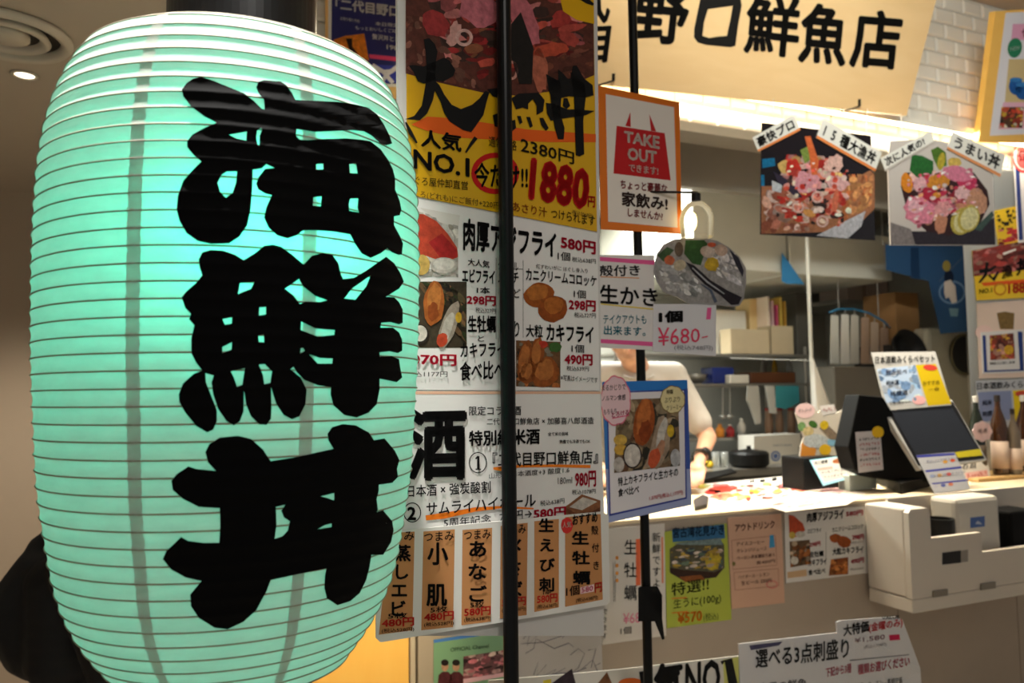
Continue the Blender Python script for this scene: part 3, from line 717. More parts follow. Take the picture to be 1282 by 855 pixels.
Cs.poly([(1022, 640), (1110, 574), (1206, 606), (1206, 690), (1112, 720), (1030, 690)], (150, 96, 62), 2, 'photo_print')
Cs.poly([(1045, 640), (1115, 588), (1190, 612), (1112, 656)], (214, 204, 192), 3, 'photo_print')
Cs.poly([(1022, 640), (1110, 690), (1206, 640), (1206, 660), (1112, 712), (1026, 664)], (120, 70, 44), 3, 'photo_print')
Cs.done()

# snack strips on a hanging card
D = Sheet('snack_card', 'long white card of six brown snack strips at the foot of the board', 'card', BP.moved(.0085), [(40, 170), (1065, 75), (1098, 90), (1104, 485), (1090, 500), (60, 670), (40, 650)], (222, 219, 212), .003, rough=.3, sc=(460, 620, 3.6375))
BRN, RD2 = (192, 134, 84), (212, 52, 44)
for q in ([(100, 172), (215, 165), (205, 615), (52, 635)], [(255, 165), (398, 155), (390, 600), (245, 615)], [(433, 158), (568, 148), (562, 575), (428, 592)], [(607, 140), (730, 125), (725, 545), (603, 562)], [(760, 118), (872, 108), (872, 510), (760, 532)], [(900, 100), (1062, 85), (1072, 475), (900, 508)]):
    D.poly(q, BRN, 1)
def strip(hd, x0, x1, y0, chars, xs, ya, yb, wd, hh, ct, pr_, yb2, tax):
    if hd: D.T(hd, x0, y0, x1, y0 - 8, 44, BK, .014)
    D.VT(chars, xs[0], ya, xs[1], yb, wd, hh, BK, .03)
    D.T(ct, x0 + 28, yb2 - 40, x1 - 30, yb2 - 45, 28, BK, .012); D.T(pr_, x0, yb2, x1, yb2 - 10, 40, RD2, .03); D.T(tax, x0, yb2 + 26, x1, yb2 + 17, 22, BK, .01)
strip('つまみ', 65, 213, 213, '蒸しエビ', (160, 138), 265, 518, 80, 78, '5枚', '480円', 604, '(税込528円)')
strip('つまみ', 258, 394, 213, '小肌', (320, 316), 268, 455, 96, 108, '5枚', '480円', 576, '(税込528円)')
strip('つまみ', 440, 562, 205, 'あなご', (502, 498), 246, 452, 92, 82, '5枚', '580円', 554, '(税込638円)')
strip('つまみ', 612, 722, 182, '〆さば', (668, 664), 235, 430, 84, 80, '5枚', '580円', 510, '(税込638円)')
strip('', 772, 866, 0, '生えび刺', (815, 818), 138, 408, 74, 66, '1本', '580円', 495, '(税込638円)')
D.ell(908, 138, 28, 38, (206, 52, 48), 3, part='colour_block', jit=.08); D.T('人気', 888, 150, 928, 146, 28, (235, 205, 190), .02)
D.T('おすすめ', 934, 138, 1048, 122, 48, BK, .03); D.VT('生牡蠣', 970, 196, 976, 376, 82, 64, BK, .03); D.VT('殻付き', 1036, 160, 1042, 320, 34, 44, BK, .012)
D.T('1個', 905, 462, 966, 452, 46, BK, .015); D.poly([(970, 420), (1032, 405), (1032, 438), (970, 450)], (236, 200, 200), 3); D.T('580', 975, 444, 1028, 434, 24, (214, 90, 120), .01, L=9); D.T('円', 1036, 446, 1068, 440, 46, RD2, .03); D.T('(税込638円)', 950, 492, 1050, 476, 22, BK, .008)
D.done()

# ------------------------------------------------------------------ sheets on the second pole
OR = (226, 118, 30)
E_ = Sheet('takeout_sign', 'orange bordered take-out notice with a red bag at the head of the thin pole', 'sign', SP, [(749, 107), (850.5, 128), (854, 293), (752.5, 287)], OR, .002, rough=.25, sc=(730, 90, 3.886), qpx=True)
E_.poly([(110, 108), (442, 172), (460, 758), (122, 728)], (232, 224, 216), 1)
E_.poly([(163, 262), (397, 298), (426, 528), (148, 494)], (188, 30, 34), 2)
E_.poly([(230, 195), (232, 268), (206, 262)], (188, 30, 34), 2); E_.poly([(322, 205), (356, 290), (330, 287)], (188, 30, 34), 2)
CR = (240, 226, 216)
E_.T('TAKE', 200, 340, 372, 376, 54, CR, .035, hr=62); E_.T('OUT', 216, 428, 358, 448, 62, CR, .035, hr=62); E_.T('できます!', 222, 484, 366, 502, 38, CR, .02)
DR = (150, 34, 44)
E_.T('ちょっと豪華な', 182, 568, 410, 592, 46, DR, .02, hr=46); E_.T('家飲み!', 188, 652, 412, 676, 74, (70, 52, 48), .03, hr=68); E_.T('しませんか?', 218, 702, 388, 724, 40, DR, .02)
E_.done()

K = (730, 290, 4.75)
G = Sheet('price_sign', 'white raw oyster notice with pink bars and hand lettering on the thin pole', 'sign', SP, [(98, 138), (425, 140), (417, 704), (100, 690)], (218, 214, 212), .001, rough=.3, sc=K)
PK = (222, 92, 150)
G.poly([(98, 150), (425, 172), (425, 198), (98, 174)], PK, 1); G.poly([(98, 638), (416, 656), (416, 682), (98, 662)], PK, 1)
G.T('殻付き', 98, 266, 338, 262, 66, (40, 40, 44), .016); G.brush([(105, 268, 5), (335, 276, 5)], (226, 150, 80), 4)
G.T('生かき', 96, 424, 444, 446, 112, (24, 24, 28), .02); G.brush([(105, 430, 6), (430, 462, 8)], (226, 200, 70), 4)
TL_ = (50, 140, 160)
G.T('テイクアウトも', 120, 548, 376, 548, 54, TL_, .006); G.T('出来ます。', 124, 612, 372, 622, 56, TL_, .012)
G.done()
H = Sheet('price_tag', 'hand lettered white tag with a pink 680 yen price under the oyster picture', 'sign', SP.moved(.0022), [(418, 430), (792, 430), (790, 740), (415, 712)], (214, 212, 216), .001, rough=.3, sc=K)
H.T('1個', 450, 544, 594, 538, 72, (20, 18, 20), .05); H.poly([(738, 452), (764, 452), (758, 522), (732, 522)], PK, 1)
RP = (216, 60, 96)
H.T('¥680', 445, 682, 695, 656, 112, RP, -.006, hr=84); H.brush([(706, 630, 7), (742, 622, 7)], RP)
H.T('(税込748円)', 542, 708, 772, 712, 36, (130, 128, 134), -.004)
H.done()
I = Sheet('oyster_picture', 'cut-out photograph of raw oysters with a yellow flower garnish hanging at the thin pole', 'picture', SP.moved(.0044), [(425, 190), (440, 130), (480, 75), (540, 45), (620, 38), (740, 42), (800, 55), (870, 95), (930, 150), (968, 215), (970, 300), (955, 400), (930, 440), (890, 447), (800, 436), (700, 430), (620, 425), (560, 390), (480, 360), (440, 300), (420, 240)], (150, 146, 146), .0012, rough=.25, sc=K)
I.poly([(430, 200), (445, 135), (482, 82), (545, 52), (620, 46), (738, 50), (796, 62), (862, 100), (922, 155), (958, 215), (960, 300), (946, 395), (925, 430), (890, 438), (800, 428), (700, 422), (620, 418), (560, 384), (484, 352), (446, 295), (428, 240)], (166, 162, 160), 1, 'photo_print')
I.poly([(610, 50), (720, 50), (740, 70), (700, 200), (650, 190), (600, 130)], (54, 92, 48), 2, 'photo_print'); I.poly([(440, 140), (500, 90), (540, 110), (480, 180)], (70, 96, 62), 2, 'photo_print')
I.food([(440, 200), (660, 200), (720, 400), (500, 350)], None, [(206, 204, 204), (226, 224, 220), (176, 176, 178), (236, 232, 226), (156, 158, 156)], 45, 8, .2, 2)
I.food([(720, 100), (900, 110), (950, 330), (800, 260)], None, [(222, 216, 218), (236, 230, 230), (196, 192, 196), (240, 232, 226)], 36, 9, .2, 2)
I.poly([(610, 180), (660, 200), (760, 290), (860, 350), (945, 390), (925, 432), (880, 436), (820, 380), (720, 310), (650, 240)], (38, 32, 40), 5, 'photo_print')
I.brush([(650, 215, 6), (740, 300, 10), (840, 370, 6)], (190, 190, 196), 5.5, 'photo_print'); I.brush([(700, 310, 6), (760, 350, 14), (790, 420, 20)], (90, 100, 120), 5, 'photo_print')
I.poly([(870, 105), (925, 155), (955, 230), (950, 270), (905, 190)], (52, 50, 62), 5, 'photo_print')
I.ell(765, 195, 44, 42, (208, 172, 50), 6, jit=.12); I.ell(740, 120, 44, 34, (214, 196, 186), 5.4, 20); I.ell(820, 110, 40, 34, (216, 186, 166), 5.2, 20); I.ell(765, 78, 26, 14, (206, 92, 60), 5.8)
I.ell(515, 170, 30, 28, (206, 110, 74), 5, jit=.1); I.ell(575, 200, 38, 32, (200, 186, 160), 4.8, -20); I.ell(570, 105, 26, 44, (106, 90, 76), 4.4)
I.done()

J = Sheet('dish_poster', 'blue framed fried oyster poster on the thin pole in front of the cook', 'poster', SP, [(754, 478), (860.5, 475.5), (866, 632), (761, 654.6)], (150, 162, 204), .002, rough=.3, sc=(730, 430, 3.5636), qpx=True)
J.poly([(86, 172), (465, 163), (467, 205), (88, 214)], (44, 118, 196), 1); J.poly([(88, 210), (110, 214), (122, 560), (100, 560)], (60, 120, 190), 1); J.poly([(455, 200), (467, 200), (478, 560), (462, 560)], (58, 84, 160), 1)
J.poly([(104, 216), (456, 204), (463, 692), (117, 770)], (40, 56, 140), 1.5); J.poly([(110, 222), (450, 210), (457, 686), (123, 760)], (216, 212, 216), 2)
J.poly([(150, 252), (425, 240), (432, 545), (138, 578)], (128, 104, 78), 2.5, 'photo_print')
J.food([(150, 252), (425, 240), (432, 545), (138, 578)], None, [(90, 78, 60), (150, 130, 100), (110, 76, 54), (170, 150, 120), (60, 56, 44)], 46, 10, .14, 2.6)
J.ell(272, 350, 46, 108, (166, 84, 34), 6, 8, jit=.05); J.ell(268, 330, 30, 80, (196, 112, 54), 6.3, 8, jit=.14); J.ell(278, 390, 26, 50, (140, 64, 24), 6.5, 8, jit=.15)
J.poly([(330, 560), (275, 552), (300, 470), (335, 330), (360, 320), (390, 380), (385, 470), (350, 540)], (172, 150, 128), 6, 'photo_print'); J.ell(350, 400, 18, 70, (212, 206, 196), 6.4, 14, jit=.1); J.ell(318, 512, 26, 46, (206, 92, 56), 6.6, 16, jit=.1); J.ell(390, 390, 16, 28, (226, 186, 50), 6.8); J.ell(345, 470, 18, 40, (190, 140, 110), 6.5, 16, jit=.12)
J.ell(166, 430, 30, 24, (220, 180, 84), 6); J.ell(168, 474, 30, 24, (214, 168, 70), 6.2); J.ell(220, 500, 42, 58, (46, 36, 34), 6.6); J.ell(220, 500, 36, 51, (218, 210, 200), 6.9); J.ell(160, 540, 24, 34, (196, 188, 180), 6.2); J.ell(412, 510, 22, 40, (190, 190, 192), 6.2)
def cloud(sh_, cx, cy, rx, ry, fill, edge, L):
    sh_.food
    for k_, cc, l in ((1.0, edge, L), (.94, fill, L + .4)):
        pts = []
        for i in range(64):
            t = 2 * pi * i / 64; b = 1 + .06 * abs(sin(t * 4.5)); pts.append((cx + rx * k_ * b * cos(t), cy + ry * k_ * b * sin(t)))
        sh_.poly(pts, cc, l)
cloud(J, 145, 255, 66, 108, (222, 190, 196), (214, 110, 130), 7); cloud(J, 400, 250, 54, 60, (214, 200, 150), (120, 96, 50), 7)
J.T('まるかじりで', 84, 212, 190, 206, 26, BK, .01, L=9); J.T('ノルマン食感', 84, 258, 190, 252, 26, BK, .014, L=9); J.T('もちもち', 92, 318, 150, 312, 24, BK, .006, L=9); J.T('とろける', 128, 332, 204, 318, 24, (170, 40, 80), .03, L=9); J.brush([(130, 334, 4), (206, 320, 4)], (210, 60, 110), 9)
J.T('特製', 372, 228, 402, 226, 22, BK, .02, L=9); J.T('ぷりぷり', 362, 266, 432, 260, 24, BK, .006, L=9); J.T('クリーミー', 372, 300, 440, 292, 22, BK, .006, L=9)
J.T('1ヶ入り', 150, 372, 210, 360, 18, (60, 50, 50), .004, L=9)
J.T('特上カキフライと生カキの', 156, 638, 424, 592, 40, BK, .02); J.T('食べ比べ', 156, 686, 250, 668, 38, BK, .02); J.T('1,070円(税込1,177円)', 296, 704, 446, 676, 24, (204, 40, 60), .012)
J.done()
# ------------------------------------------------------------------ shop front: counter, tiled bulkhead, sign
UL, UR = uz(524, 800, 0)[0], 3.1
CREAM = P('counter_laminate', (168, 154, 138), .45, noise=.03)
TOPW = wood('counter_top', (236, 218, 184), (222, 198, 158), .4, 2.0, (1, 9, 1))
ctr = thing('shop_counter', 'long serving counter with beige front and pale wooden top', 'counter', S((UL + UR) / 2, 0, 0))
m = MB(); m.sbox(UL, UR, .006, .68, .08, CT - .012); m.build('front_panel', CREAM, ctr, bev=.002)
m = MB(); m.sbox(UL - .004, UR, .006, .70, CT - .012, CT); m.build('counter_top', TOPW, ctr, bev=.002)
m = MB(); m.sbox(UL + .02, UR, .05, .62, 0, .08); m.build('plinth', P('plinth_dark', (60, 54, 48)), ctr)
m = MB()
for x in (1126, 1276):
    u = uz(x, 780, 0)[0]; m.sbox(u, u + .003, .0048, .0061, .09, CT - .02)
m.build('panel_seam', P('seam_taupe', (130, 118, 104)), ctr)  # darker taupe strips marking the panel joints

# lit honey-coloured wood panel beside the counter end
ua, ub = uz(380, 810, 0)[0], uz(512, 810, 0)[0]
m = MB(); m.sbox(ua, ub, .0, .04, 0, uz(470, 700, 0)[1])
tag(m.build('wooden_partition', wood('honey_wood', (250, 200, 104), (238, 178, 80), .4, 2.2, (8, 8, 1)), bev=.003), 'brightly lit honey-coloured wooden partition beside the counter end', 'partition')
spot('partition_fill', S((ua + ub) / 2 + .05, -.55, 1.05), S((ua + ub) / 2, .1, .72), 16, (1.0, .82, .5), 70, .8, .04)  # added fill spot that brightens the partition, no fitting modelled
m = MB(); m.sbox(ub + .004, UL - .008, .0, .07, 0, 1.0); tag(m.build('counter_post', P('post_beige', (186, 172, 152), .5), bev=.004), 'narrow beige post between the wooden partition and the counter', 'post')

# bulkhead of white bevelled tiles
TV = .40
zb = uz(950, 165, TV)[1]; ut0, ut1 = uz(330, 60, TV)[0], 3.3
m = MB(); m.sbox(ut0, ut1, TV + .012, TV + .10, zb, 3.45); struct(m.build('wall_front', P('tile_grout', (214, 210, 200), .7)))
m = MB(); tw, thh = .142, .0785; row = 0; z = zb; TILE = []
while z < 3.43:
    u = ut0 - (tw / 2 if row % 2 else 0)
    while u < ut1:
        a, b = u + .0015, u + tw - .0015; c, d = z + .0015, min(3.449, z + thh - .0015); e = .011
        o_ = [S(a, TV + .012, c), S(b, TV + .012, c), S(b, TV + .012, d), S(a, TV + .012, d)]
        k_ = [S(a, TV + .006, c), S(b, TV + .006, c), S(b, TV + .006, d), S(a, TV + .006, d)]
        i_ = [S(a + e, TV, c + e), S(b - e, TV, c + e), S(b - e, TV, d - e), S(a + e, TV, d - e)]
        m.raw(o_ + k_ + i_, [(8, 9, 10, 11), (4, 5, 9, 8), (5, 6, 10, 9), (6, 7, 11, 10), (7, 4, 8, 11), (0, 1, 5, 4), (1, 2, 6, 5), (2, 3, 7, 6), (3, 0, 4, 7)])
        u += tw
    z += thh; row += 1
struct(m.build('trim_2', P('white_tile', (226, 222, 212), .22, noise=.02)))

# leaning wooden shop sign
b0 = shop(.26).at(940, 126)
SGN = Pl(b0, -SN * cos(radians(22)) - V((0, 0, 1)) * sin(radians(22)))
sg = Sheet('shop_sign', 'pale wooden shop sign with black brush kanji leaning out over the counter', 'sign', SGN, [(590, -70), (1190, -70), (1135, 145), (590, 90)], (226, 196, 150), .03, mat=wood('sign_wood', (226, 192, 142), (214, 176, 124), .5, 1.6, (2, 2, 10)))
SB = (18, 16, 14)
sg.T('代', 716, 24, 762, 30, 62, SB, .025, sh=8); sg.T('目', 722, 80, 760, 78, 46, SB, .025, sh=6)
sg.T('野', 790, 51, 858, 58, 72, SB, .03, sh=8)
kk = lambda p: cv(p, 740, 0, 5.342)
sg.poly(kk([(735, -30), (860, -30), (1000, -10), (1008, 40), (985, 160), (965, 305), (935, 316), (770, 300), (715, 285), (688, 250), (690, 190), (712, 80)]), SB, 4, 'lettering', [kk([(782, 62), (860, 50), (948, 38), (930, 140), (908, 240), (850, 244), (790, 254), (745, 240), (755, 150)])])
sg.T('鮮', 930, 66, 998, 74, 76, SB, .025, sh=7); sg.T('魚', 998, 78, 1058, 84, 76, SB, .03, sh=7); sg.T('店', 1062, 84, 1124, 89, 74, SB, .03, sh=8)
sg.brush([(1009, 62, 5), (1004, 72, 9), (1003, 77, 4)], SB); sg.done()
HOOKM = P('hook_black', (28, 26, 24), .4, .5)
for (x, y), lb in (((760, 100), 'small black hook under the sign beside the thin pole'), ((1068, 132), 'small black hook under the sign above the rice bowl pictures')):
    h = thing('sign_hook', lb, 'hook', SGN.at(x, y)); a = SGN.at(x + 8, y - 8, .003); b = SGN.at(x + 8, y + 1, .003); c = SGN.at(x - 14, y + 8, .05)
    m = MB(); m.tube([a, b], .006, 8); m.build('back_plate', HOOKM, h); m = MB(); m.tube([b, b.lerp(c, .5), c, c + V((0, 0, .012))], .0035, 8); m.build('prong', HOOKM, h)
# sign braces hold the leaning board to the wall
for k_, u in enumerate((-.35, .3, 1.2)):
    q0 = S(u, TV + .012, 2.62)
    m = MB(); m.tube([q0, q0 - SN * .06, V((q0.x, q0.y, q0.z)) - SN * ((TV + .012) - .05)], .012, 8)
# light strip behind the foot of the sign
lu0, lu1 = uz(560, 130, .30)[0], uz(1300, 130, .34)[0]
zs = uz(940, 118, .33)[1]
ls = thing('light_strip', 'hidden warm light strip behind the foot of the wooden sign', 'light', S((lu0 + lu1) / 2, .36, zs))
m = MB(); m.sbox(lu0, lu1, .345, .375, zs, zs + .03); m.build('housing', P('strip_white', (220, 216, 206)), ls)
m = MB(); m.sbox(lu0, lu1, .348, .372, zs - .008, zs - .0005); m.build('diffuser', emit('strip_glow', (255, 238, 196), 8), ls)
sl = area('strip_light', S((lu0 + lu1) / 2, .325, zs - .012), S((lu0 + lu1) / 2, .365, zs - .2), lu1 - lu0, .03, STRIP_W, (1.0, .88, .66))
sl.rotation_euler = Matrix((SU, (SN * .97 + V((0, 0, -.24))).cross(SU) * -1 if False else (SU.cross(SN * .35 + V((0, 0, -1))) * -1).normalized(), -(SN * .35 + V((0, 0, -1))).normalized())).transposed().to_euler()

# posters fixed to the tiles
Kb = (380, 0, 7.13)
b2 = shop(.385)
bp_ = Sheet('framed_poster', 'navy poster in a pale wooden frame on the tiles behind the lantern shoulder', 'poster', b2, [(411, -40), (500 + 20, -40), (520, 104), (411, 104)], (26, 30, 100), .006, rough=.8, sc=None)
bp_.poly([(407, -40), (411, -40), (411, 110), (407, 110)], (232, 186, 120), 1); bp_.poly([(411, -40), (415.5, -40), (414.5, 104), (411, 104)], (226, 224, 220), 1); bp_.poly([(407, 103), (520, 106), (520, 110), (407, 108)], (232, 228, 214), 1)
bp_.poly([(407, 110), (407, 116), (520, 126), (520, 108)], (240, 196, 120), 1)
WT = (226, 226, 230)
bp_.T('「二代目野口鮮', 420, 12, 516, 24, 15, WT, .035); bp_.T('お持ち帰り予約', 426, 25, 450, 29, 4.5, WT, .01); bp_.T('本日限定・上', 470, 32, 514, 36, 5, WT, .01); bp_.T('もっとおいしくごはんの時', 445, 37, 514, 43, 5, WT, .01); bp_.T('贅沢丼とともに', 466, 49, 514, 55, 7, WT, .014); bp_.T('1980円', 484, 62, 514, 66, 7, WT, .03)
bp_.poly([(417, 50), (432, 45), (456, 42), (462, 76), (440, 66), (424, 58)], (240, 138, 40), 3, 'photo_print'); bp_.poly([(433, 48), (441, 48), (441, 58), (450, 70), (438, 64)], (46, 26, 18), 4, 'photo_print')
bp_.poly([(462, 68), (516, 73), (516, 79), (463, 73)], (214, 66, 110), 3); bp_.poly([(463, 80), (516, 84), (516, 104), (480, 104)], (52, 60, 160), 2)
bp_.brush([(466, 82, 6), (480, 90, 5), (492, 104, 5)], WT, 4); bp_.brush([(500, 82, 6), (486, 92, 5), (476, 104, 5)], WT, 4); bp_.brush([(470, 90, 3), (510, 86, 3)], WT, 4)
bp_.done()
py_ = shop(.30).at(1232, 180)
YP = Pl(py_, -SN * cos(radians(16)) - V((0, 0, 1)) * sin(radians(16)))
yf = Sheet('framed_board', 'yellow wooden framed notice leaning out from the white tiles', 'board', YP, [(1246, 14), (1335, 8), (1322, 180), (1225, 178)], (244, 190, 92), .03, mat=wood('frame_pine', (246, 196, 100), (236, 178, 80), .45, 2, (2, 2, 8)))
yf.poly([(1259, 16), (1340, 12), (1328, 166), (1239, 170)], (222, 218, 224), 1); yf.poly([(1268, 30), (1300, 30), (1300, 50), (1266, 50)], (224, 160, 190), 2)
yf.ell(1270.5, 60, 9, 12.5, (40, 122, 86), 3, 10, 'colour_block'); yf.T('NEW', 1265, 64, 1277, 62, 5, (200, 225, 210), .02, L=5)
yf.poly([(1263, 74), (1330, 74), (1326, 128), (1258, 128)], (206, 182, 132), 2); yf.poly([(1256, 128), (1330, 128), (1326, 160), (1250, 162)], (226, 176, 196), 2)
for x, y in ((1272, 108), (1280, 114)): yf.ell(x, y, 9, 11, (26, 96, 176), 4, part='photo_print'); yf.ell(x, y - 8, 8, 3, (60, 140, 214), 5, part='photo_print')
yf.ph = 'photo_print#2'
yf.food([(1254, 134), (1282, 134), (1280, 160), (1251, 160)], (90, 60, 40), [(220, 180, 60), (210, 90, 60), (235, 225, 200), (60, 40, 30), (180, 60, 40)], 30, 20, .2, 3)
yf.T('ぜ', 1279, 47, 1288, 47, 12, (120, 40, 70), .02); yf.done()

# hanging rice bowl pictures
HP = shop(.06); Kh = (920, 120, 3.541)
def cord(o, pl, x, y, xt, yt):
    m = MB(); m.tube([pl.at(x, y, -.002), SGN.at(xt, yt, .002)], .0012, 6); m.build('hanging_cord', P('cord_clear', (200, 196, 186), .3), o)
r1 = Sheet('dish_photo', 'photo of a heaped pink rice bowl on black hanging below the sign', 'picture', HP, [(120, 118), (604, 176), (623, 640), (114, 614)], (26, 22, 28), .004, rough=.2, sc=Kh)
r1.poly([(118, 400), (240, 400), (330, 470), (600, 330), (620, 350), (620, 500), (520, 600), (116, 612)], (176, 116, 82), 1, 'photo_print')
r1.food([(118, 400), (330, 440), (330, 600), (118, 610)], None, [(206, 160, 140), (190, 120, 100), (220, 190, 180), (168, 96, 74)], 40, 21, .2, 1.4)
r1.food([(470, 350), (612, 345), (612, 480), (480, 560)], None, [(206, 140, 90), (226, 160, 100), (190, 110, 66), (216, 120, 70)], 30, 22, .2, 1.4)
r1.poly([(360, 620), (480, 560), (580, 510), (560, 580), (500, 632)], (206, 204, 210), 2, 'photo_print')
r1.food([(230, 260), (480, 270), (510, 470), (180, 430)], None, [(214, 74, 64), (226, 150, 150), (236, 190, 180), (196, 52, 46), (230, 180, 110), (214, 120, 100)], 60, 23, .17, 2.4)
r1.food([(180, 430), (500, 420), (480, 580), (230, 560)], None, [(206, 66, 50), (226, 130, 110), (180, 46, 40), (236, 200, 180), (60, 46, 44)], 46, 24, .15, 3)
r1.poly([(310, 180), (335, 178), (372, 290), (365, 350), (340, 350), (330, 260)], (222, 110, 60), 6, 'photo_print'); r1.poly([(290, 240), (330, 220), (340, 280), (310, 300)], (130, 150, 70), 5.6, 'photo_print'); r1.ell(222, 312, 32, 30, (226, 186, 110), 5, jit=.15)
r1.ell(260, 320, 34, 40, (200, 52, 40), 5.2, jit=.15); r1.ell(315, 385, 56, 50, (230, 160, 170), 5.4, jit=.2); r1.ell(440, 300, 46, 36, (236, 190, 176), 5.4, -20, jit=.2); r1.ell(455, 385, 52, 30, (232, 180, 178), 5.5, 20, jit=.2); r1.ell(385, 500, 22, 26, (40, 34, 34), 5.6)
r1.poly([(170, 335), (250, 380), (300, 450), (270, 450), (190, 380)], (60, 52, 70), 5.6, 'photo_print'); r1.poly([(165, 375), (210, 395), (205, 430), (165, 420)], (206, 210, 216), 5.5, 'photo_print'); r1.poly([(120, 280), (175, 275), (180, 310), (122, 320)], (26, 116, 160), 5, 'photo_print'); r1.poly([(115, 350), (130, 350), (132, 400), (116, 400)], (26, 116, 160), 5, 'photo_print')
for x, y in ((280, 492), (388, 556), (366, 448)): r1.ring(x, y, 27, 27, 9, (230, 190, 180), 6, 'photo_print')
r1.ell(445, 470, 14, 60, (226, 120, 90), 6, 8); r1.ell(330, 520, 30, 16, (226, 160, 90), 6, 20)
r1.food([(240, 300), (500, 290), (520, 560), (180, 540)], None, [(244, 214, 204), (226, 90, 70), (236, 160, 150), (190, 50, 40), (246, 226, 200), (70, 50, 46)], 40, 26, .07, 5.7)
r1.done()
def caption(root, pl, q, t, bar, lab):
    c_ = Sheet('caption_strip', None, None, pl, q, (226, 222, 212), .001, rough=.4, sc=Kh, root=root)
    tl, tr, br, bl_ = q
    c_.poly([(bl_[0] + (tl[0] - bl_[0]) * .14, bl_[1] + (tl[1] - bl_[1]) * .14), (br[0] + (tr[0] - br[0]) * .14, br[1] + (tr[1] - br[1]) * .14), br, bl_], bar, 1)
    hh = sqrt((tl[0] - bl_[0]) ** 2 + (tl[1] - bl_[1]) ** 2) * .62
    f1, f2 = .05, .95; n_ = len(t)
    for i, ch in enumerate(t):                   # signs written along the slanting strip
        a, b = f1 + (f2 - f1) * i / n_, f1 + (f2 - f1) * (i + .96) / n_
        lo = lambda k, g: (bl_[0] + (br[0] - bl_[0]) * k + ((tl[0] - bl_[0]) * (1 - k) + (tr[0] - br[0]) * k) * g, bl_[1] + (br[1] - bl_[1]) * k + ((tl[1] - bl_[1]) * (1 - k) + (tr[1] - br[1]) * k) * g)
        p0, p1, p3 = lo(a, .22), lo(b, .22), lo(a, .88)
        vs, fs = glyphs(ch, .03)
        c_.mb('lettering').raw([c_.pl.at(*c_.px((p0[0] + (p1[0] - p0[0]) * x + (p3[0] - p0[0]) * (y + .12), p0[1] + (p1[1] - p0[1]) * x + (p3[1] - p0[1]) * (y + .12))), off=.0012) for x, y in vs], fs, (24, 22, 22))
    c_.done(); c_.o['label'] = lab
HP2 = HP.moved(.0035)
OB = (220, 130, 70)
caption(r1.o, HP2, [(78, 185), (262, 82), (292, 152), (104, 248)], '豪快プロ', OB, 'white caption strip at the pole side')
caption(r1.o, HP2.moved(.001), [(392, 100), (652, 252), (622, 336), (360, 186)], '15種大漁丼', OB, 'white caption strip with 15 kinds written')
cord(r1.o, HP, 968, 156, 968, 124); cord(r1.o, HP, 1084, 170, 1086, 136)
r2 = Sheet('dish_photo', 'photo of a red and pink sashimi bowl with lemon slices hanging below the sign', 'picture', HP, [(678, 300), (688, 200), (860, 190), (1140, 252), (1156, 662), (690, 662)], (196, 186, 178), .004, rough=.2, sc=Kh)
r2.poly([(690, 560), (780, 600), (860, 600), (1000, 590), (1150, 540), (1155, 660), (690, 660)], (52, 46, 54), 1, 'photo_print'); r2.poly([(690, 560), (780, 590), (800, 660), (690, 660)], (140, 130, 128), 1.4, 'photo_print')
r2.poly([(735, 400), (760, 340), (1060, 340), (1120, 420), (1130, 480), (1090, 560), (950, 620), (850, 600), (770, 530)], (60, 34, 36), 2, 'photo_print')
r2.food([(760, 330), (1060, 320), (1110, 520), (800, 590)], None, [(226, 120, 140), (236, 170, 180), (196, 50, 80), (226, 180, 170), (180, 40, 60), (222, 150, 120)], 60, 25, .14, 2.4)
r2.poly([(785, 260), (830, 265), (880, 290), (880, 340), (810, 365), (775, 330)], (44, 106, 50), 5, 'photo_print'); r2.poly([(870, 240), (900, 225), (935, 250), (940, 310), (900, 320), (880, 280)], (84, 120, 46), 5, 'photo_print'); r2.ell(915, 290, 16, 40, (190, 170, 60), 5.4, 10); r2.ell(975, 295, 30, 22, (214, 180, 90), 5, jit=.1)
r2.ell(762, 385, 26, 46, (230, 140, 40), 5.4, -10, jit=.1); r2.ell(820, 390, 32, 32, (232, 176, 180), 5.6, jit=.18); r2.ell(905, 380, 52, 36, (214, 140, 50), 5.4, -15, jit=.15); r2.ell(990, 345, 70, 34, (224, 130, 156), 5.6, 12, jit=.12); r2.ell(1030, 385, 46, 40, (204, 56, 96), 5.4, 20, jit=.1); r2.ell(870, 440, 50, 28, (180, 40, 66), 5.8, 30, jit=.15)
r2.ell(820, 510, 72, 62, (234, 140, 160), 6, 30, jit=.14); r2.ell(800, 490, 40, 30, (242, 184, 194), 6.4, 20, jit=.2); r2.ell(925, 500, 40, 34, (232, 160, 160), 6.2, jit=.2); r2.ell(915, 560, 26, 56, (206, 140, 110), 6, 8, jit=.12); r2.ell(1010, 430, 34, 30, (238, 190, 190), 6.2, jit=.2); r2.ell(1070, 470, 46, 60, (206, 150, 120), 5.6, -20, jit=.14); r2.ell(895, 440, 18, 12, (226, 150, 50), 6.5)
for x, y in ((1006, 556), (1036, 544)):
    r2.ell(x, y, 48, 62, (196, 176, 80), 6.8 if x < 1020 else 7.2, 20); r2.ell(x + 4, y, 38, 52, (226, 216, 160), 7.0 if x < 1020 else 7.5, 20)
r2.poly([(1060, 590), (1140, 510), (1150, 530), (1090, 600)], (70, 90, 84), 6, 'photo_print')
r2.food([(760, 340), (1080, 330), (1090, 500), (780, 570)], None, [(246, 200, 206), (232, 150, 165), (206, 80, 100), (250, 226, 220), (226, 160, 110)], 45, 27, .06, 5.2)
r2.done()
caption(r2.o, HP2, [(646, 276), (868, 156), (886, 206), (668, 336)], '次に人気の!', (190, 180, 170), 'narrow white caption strip')
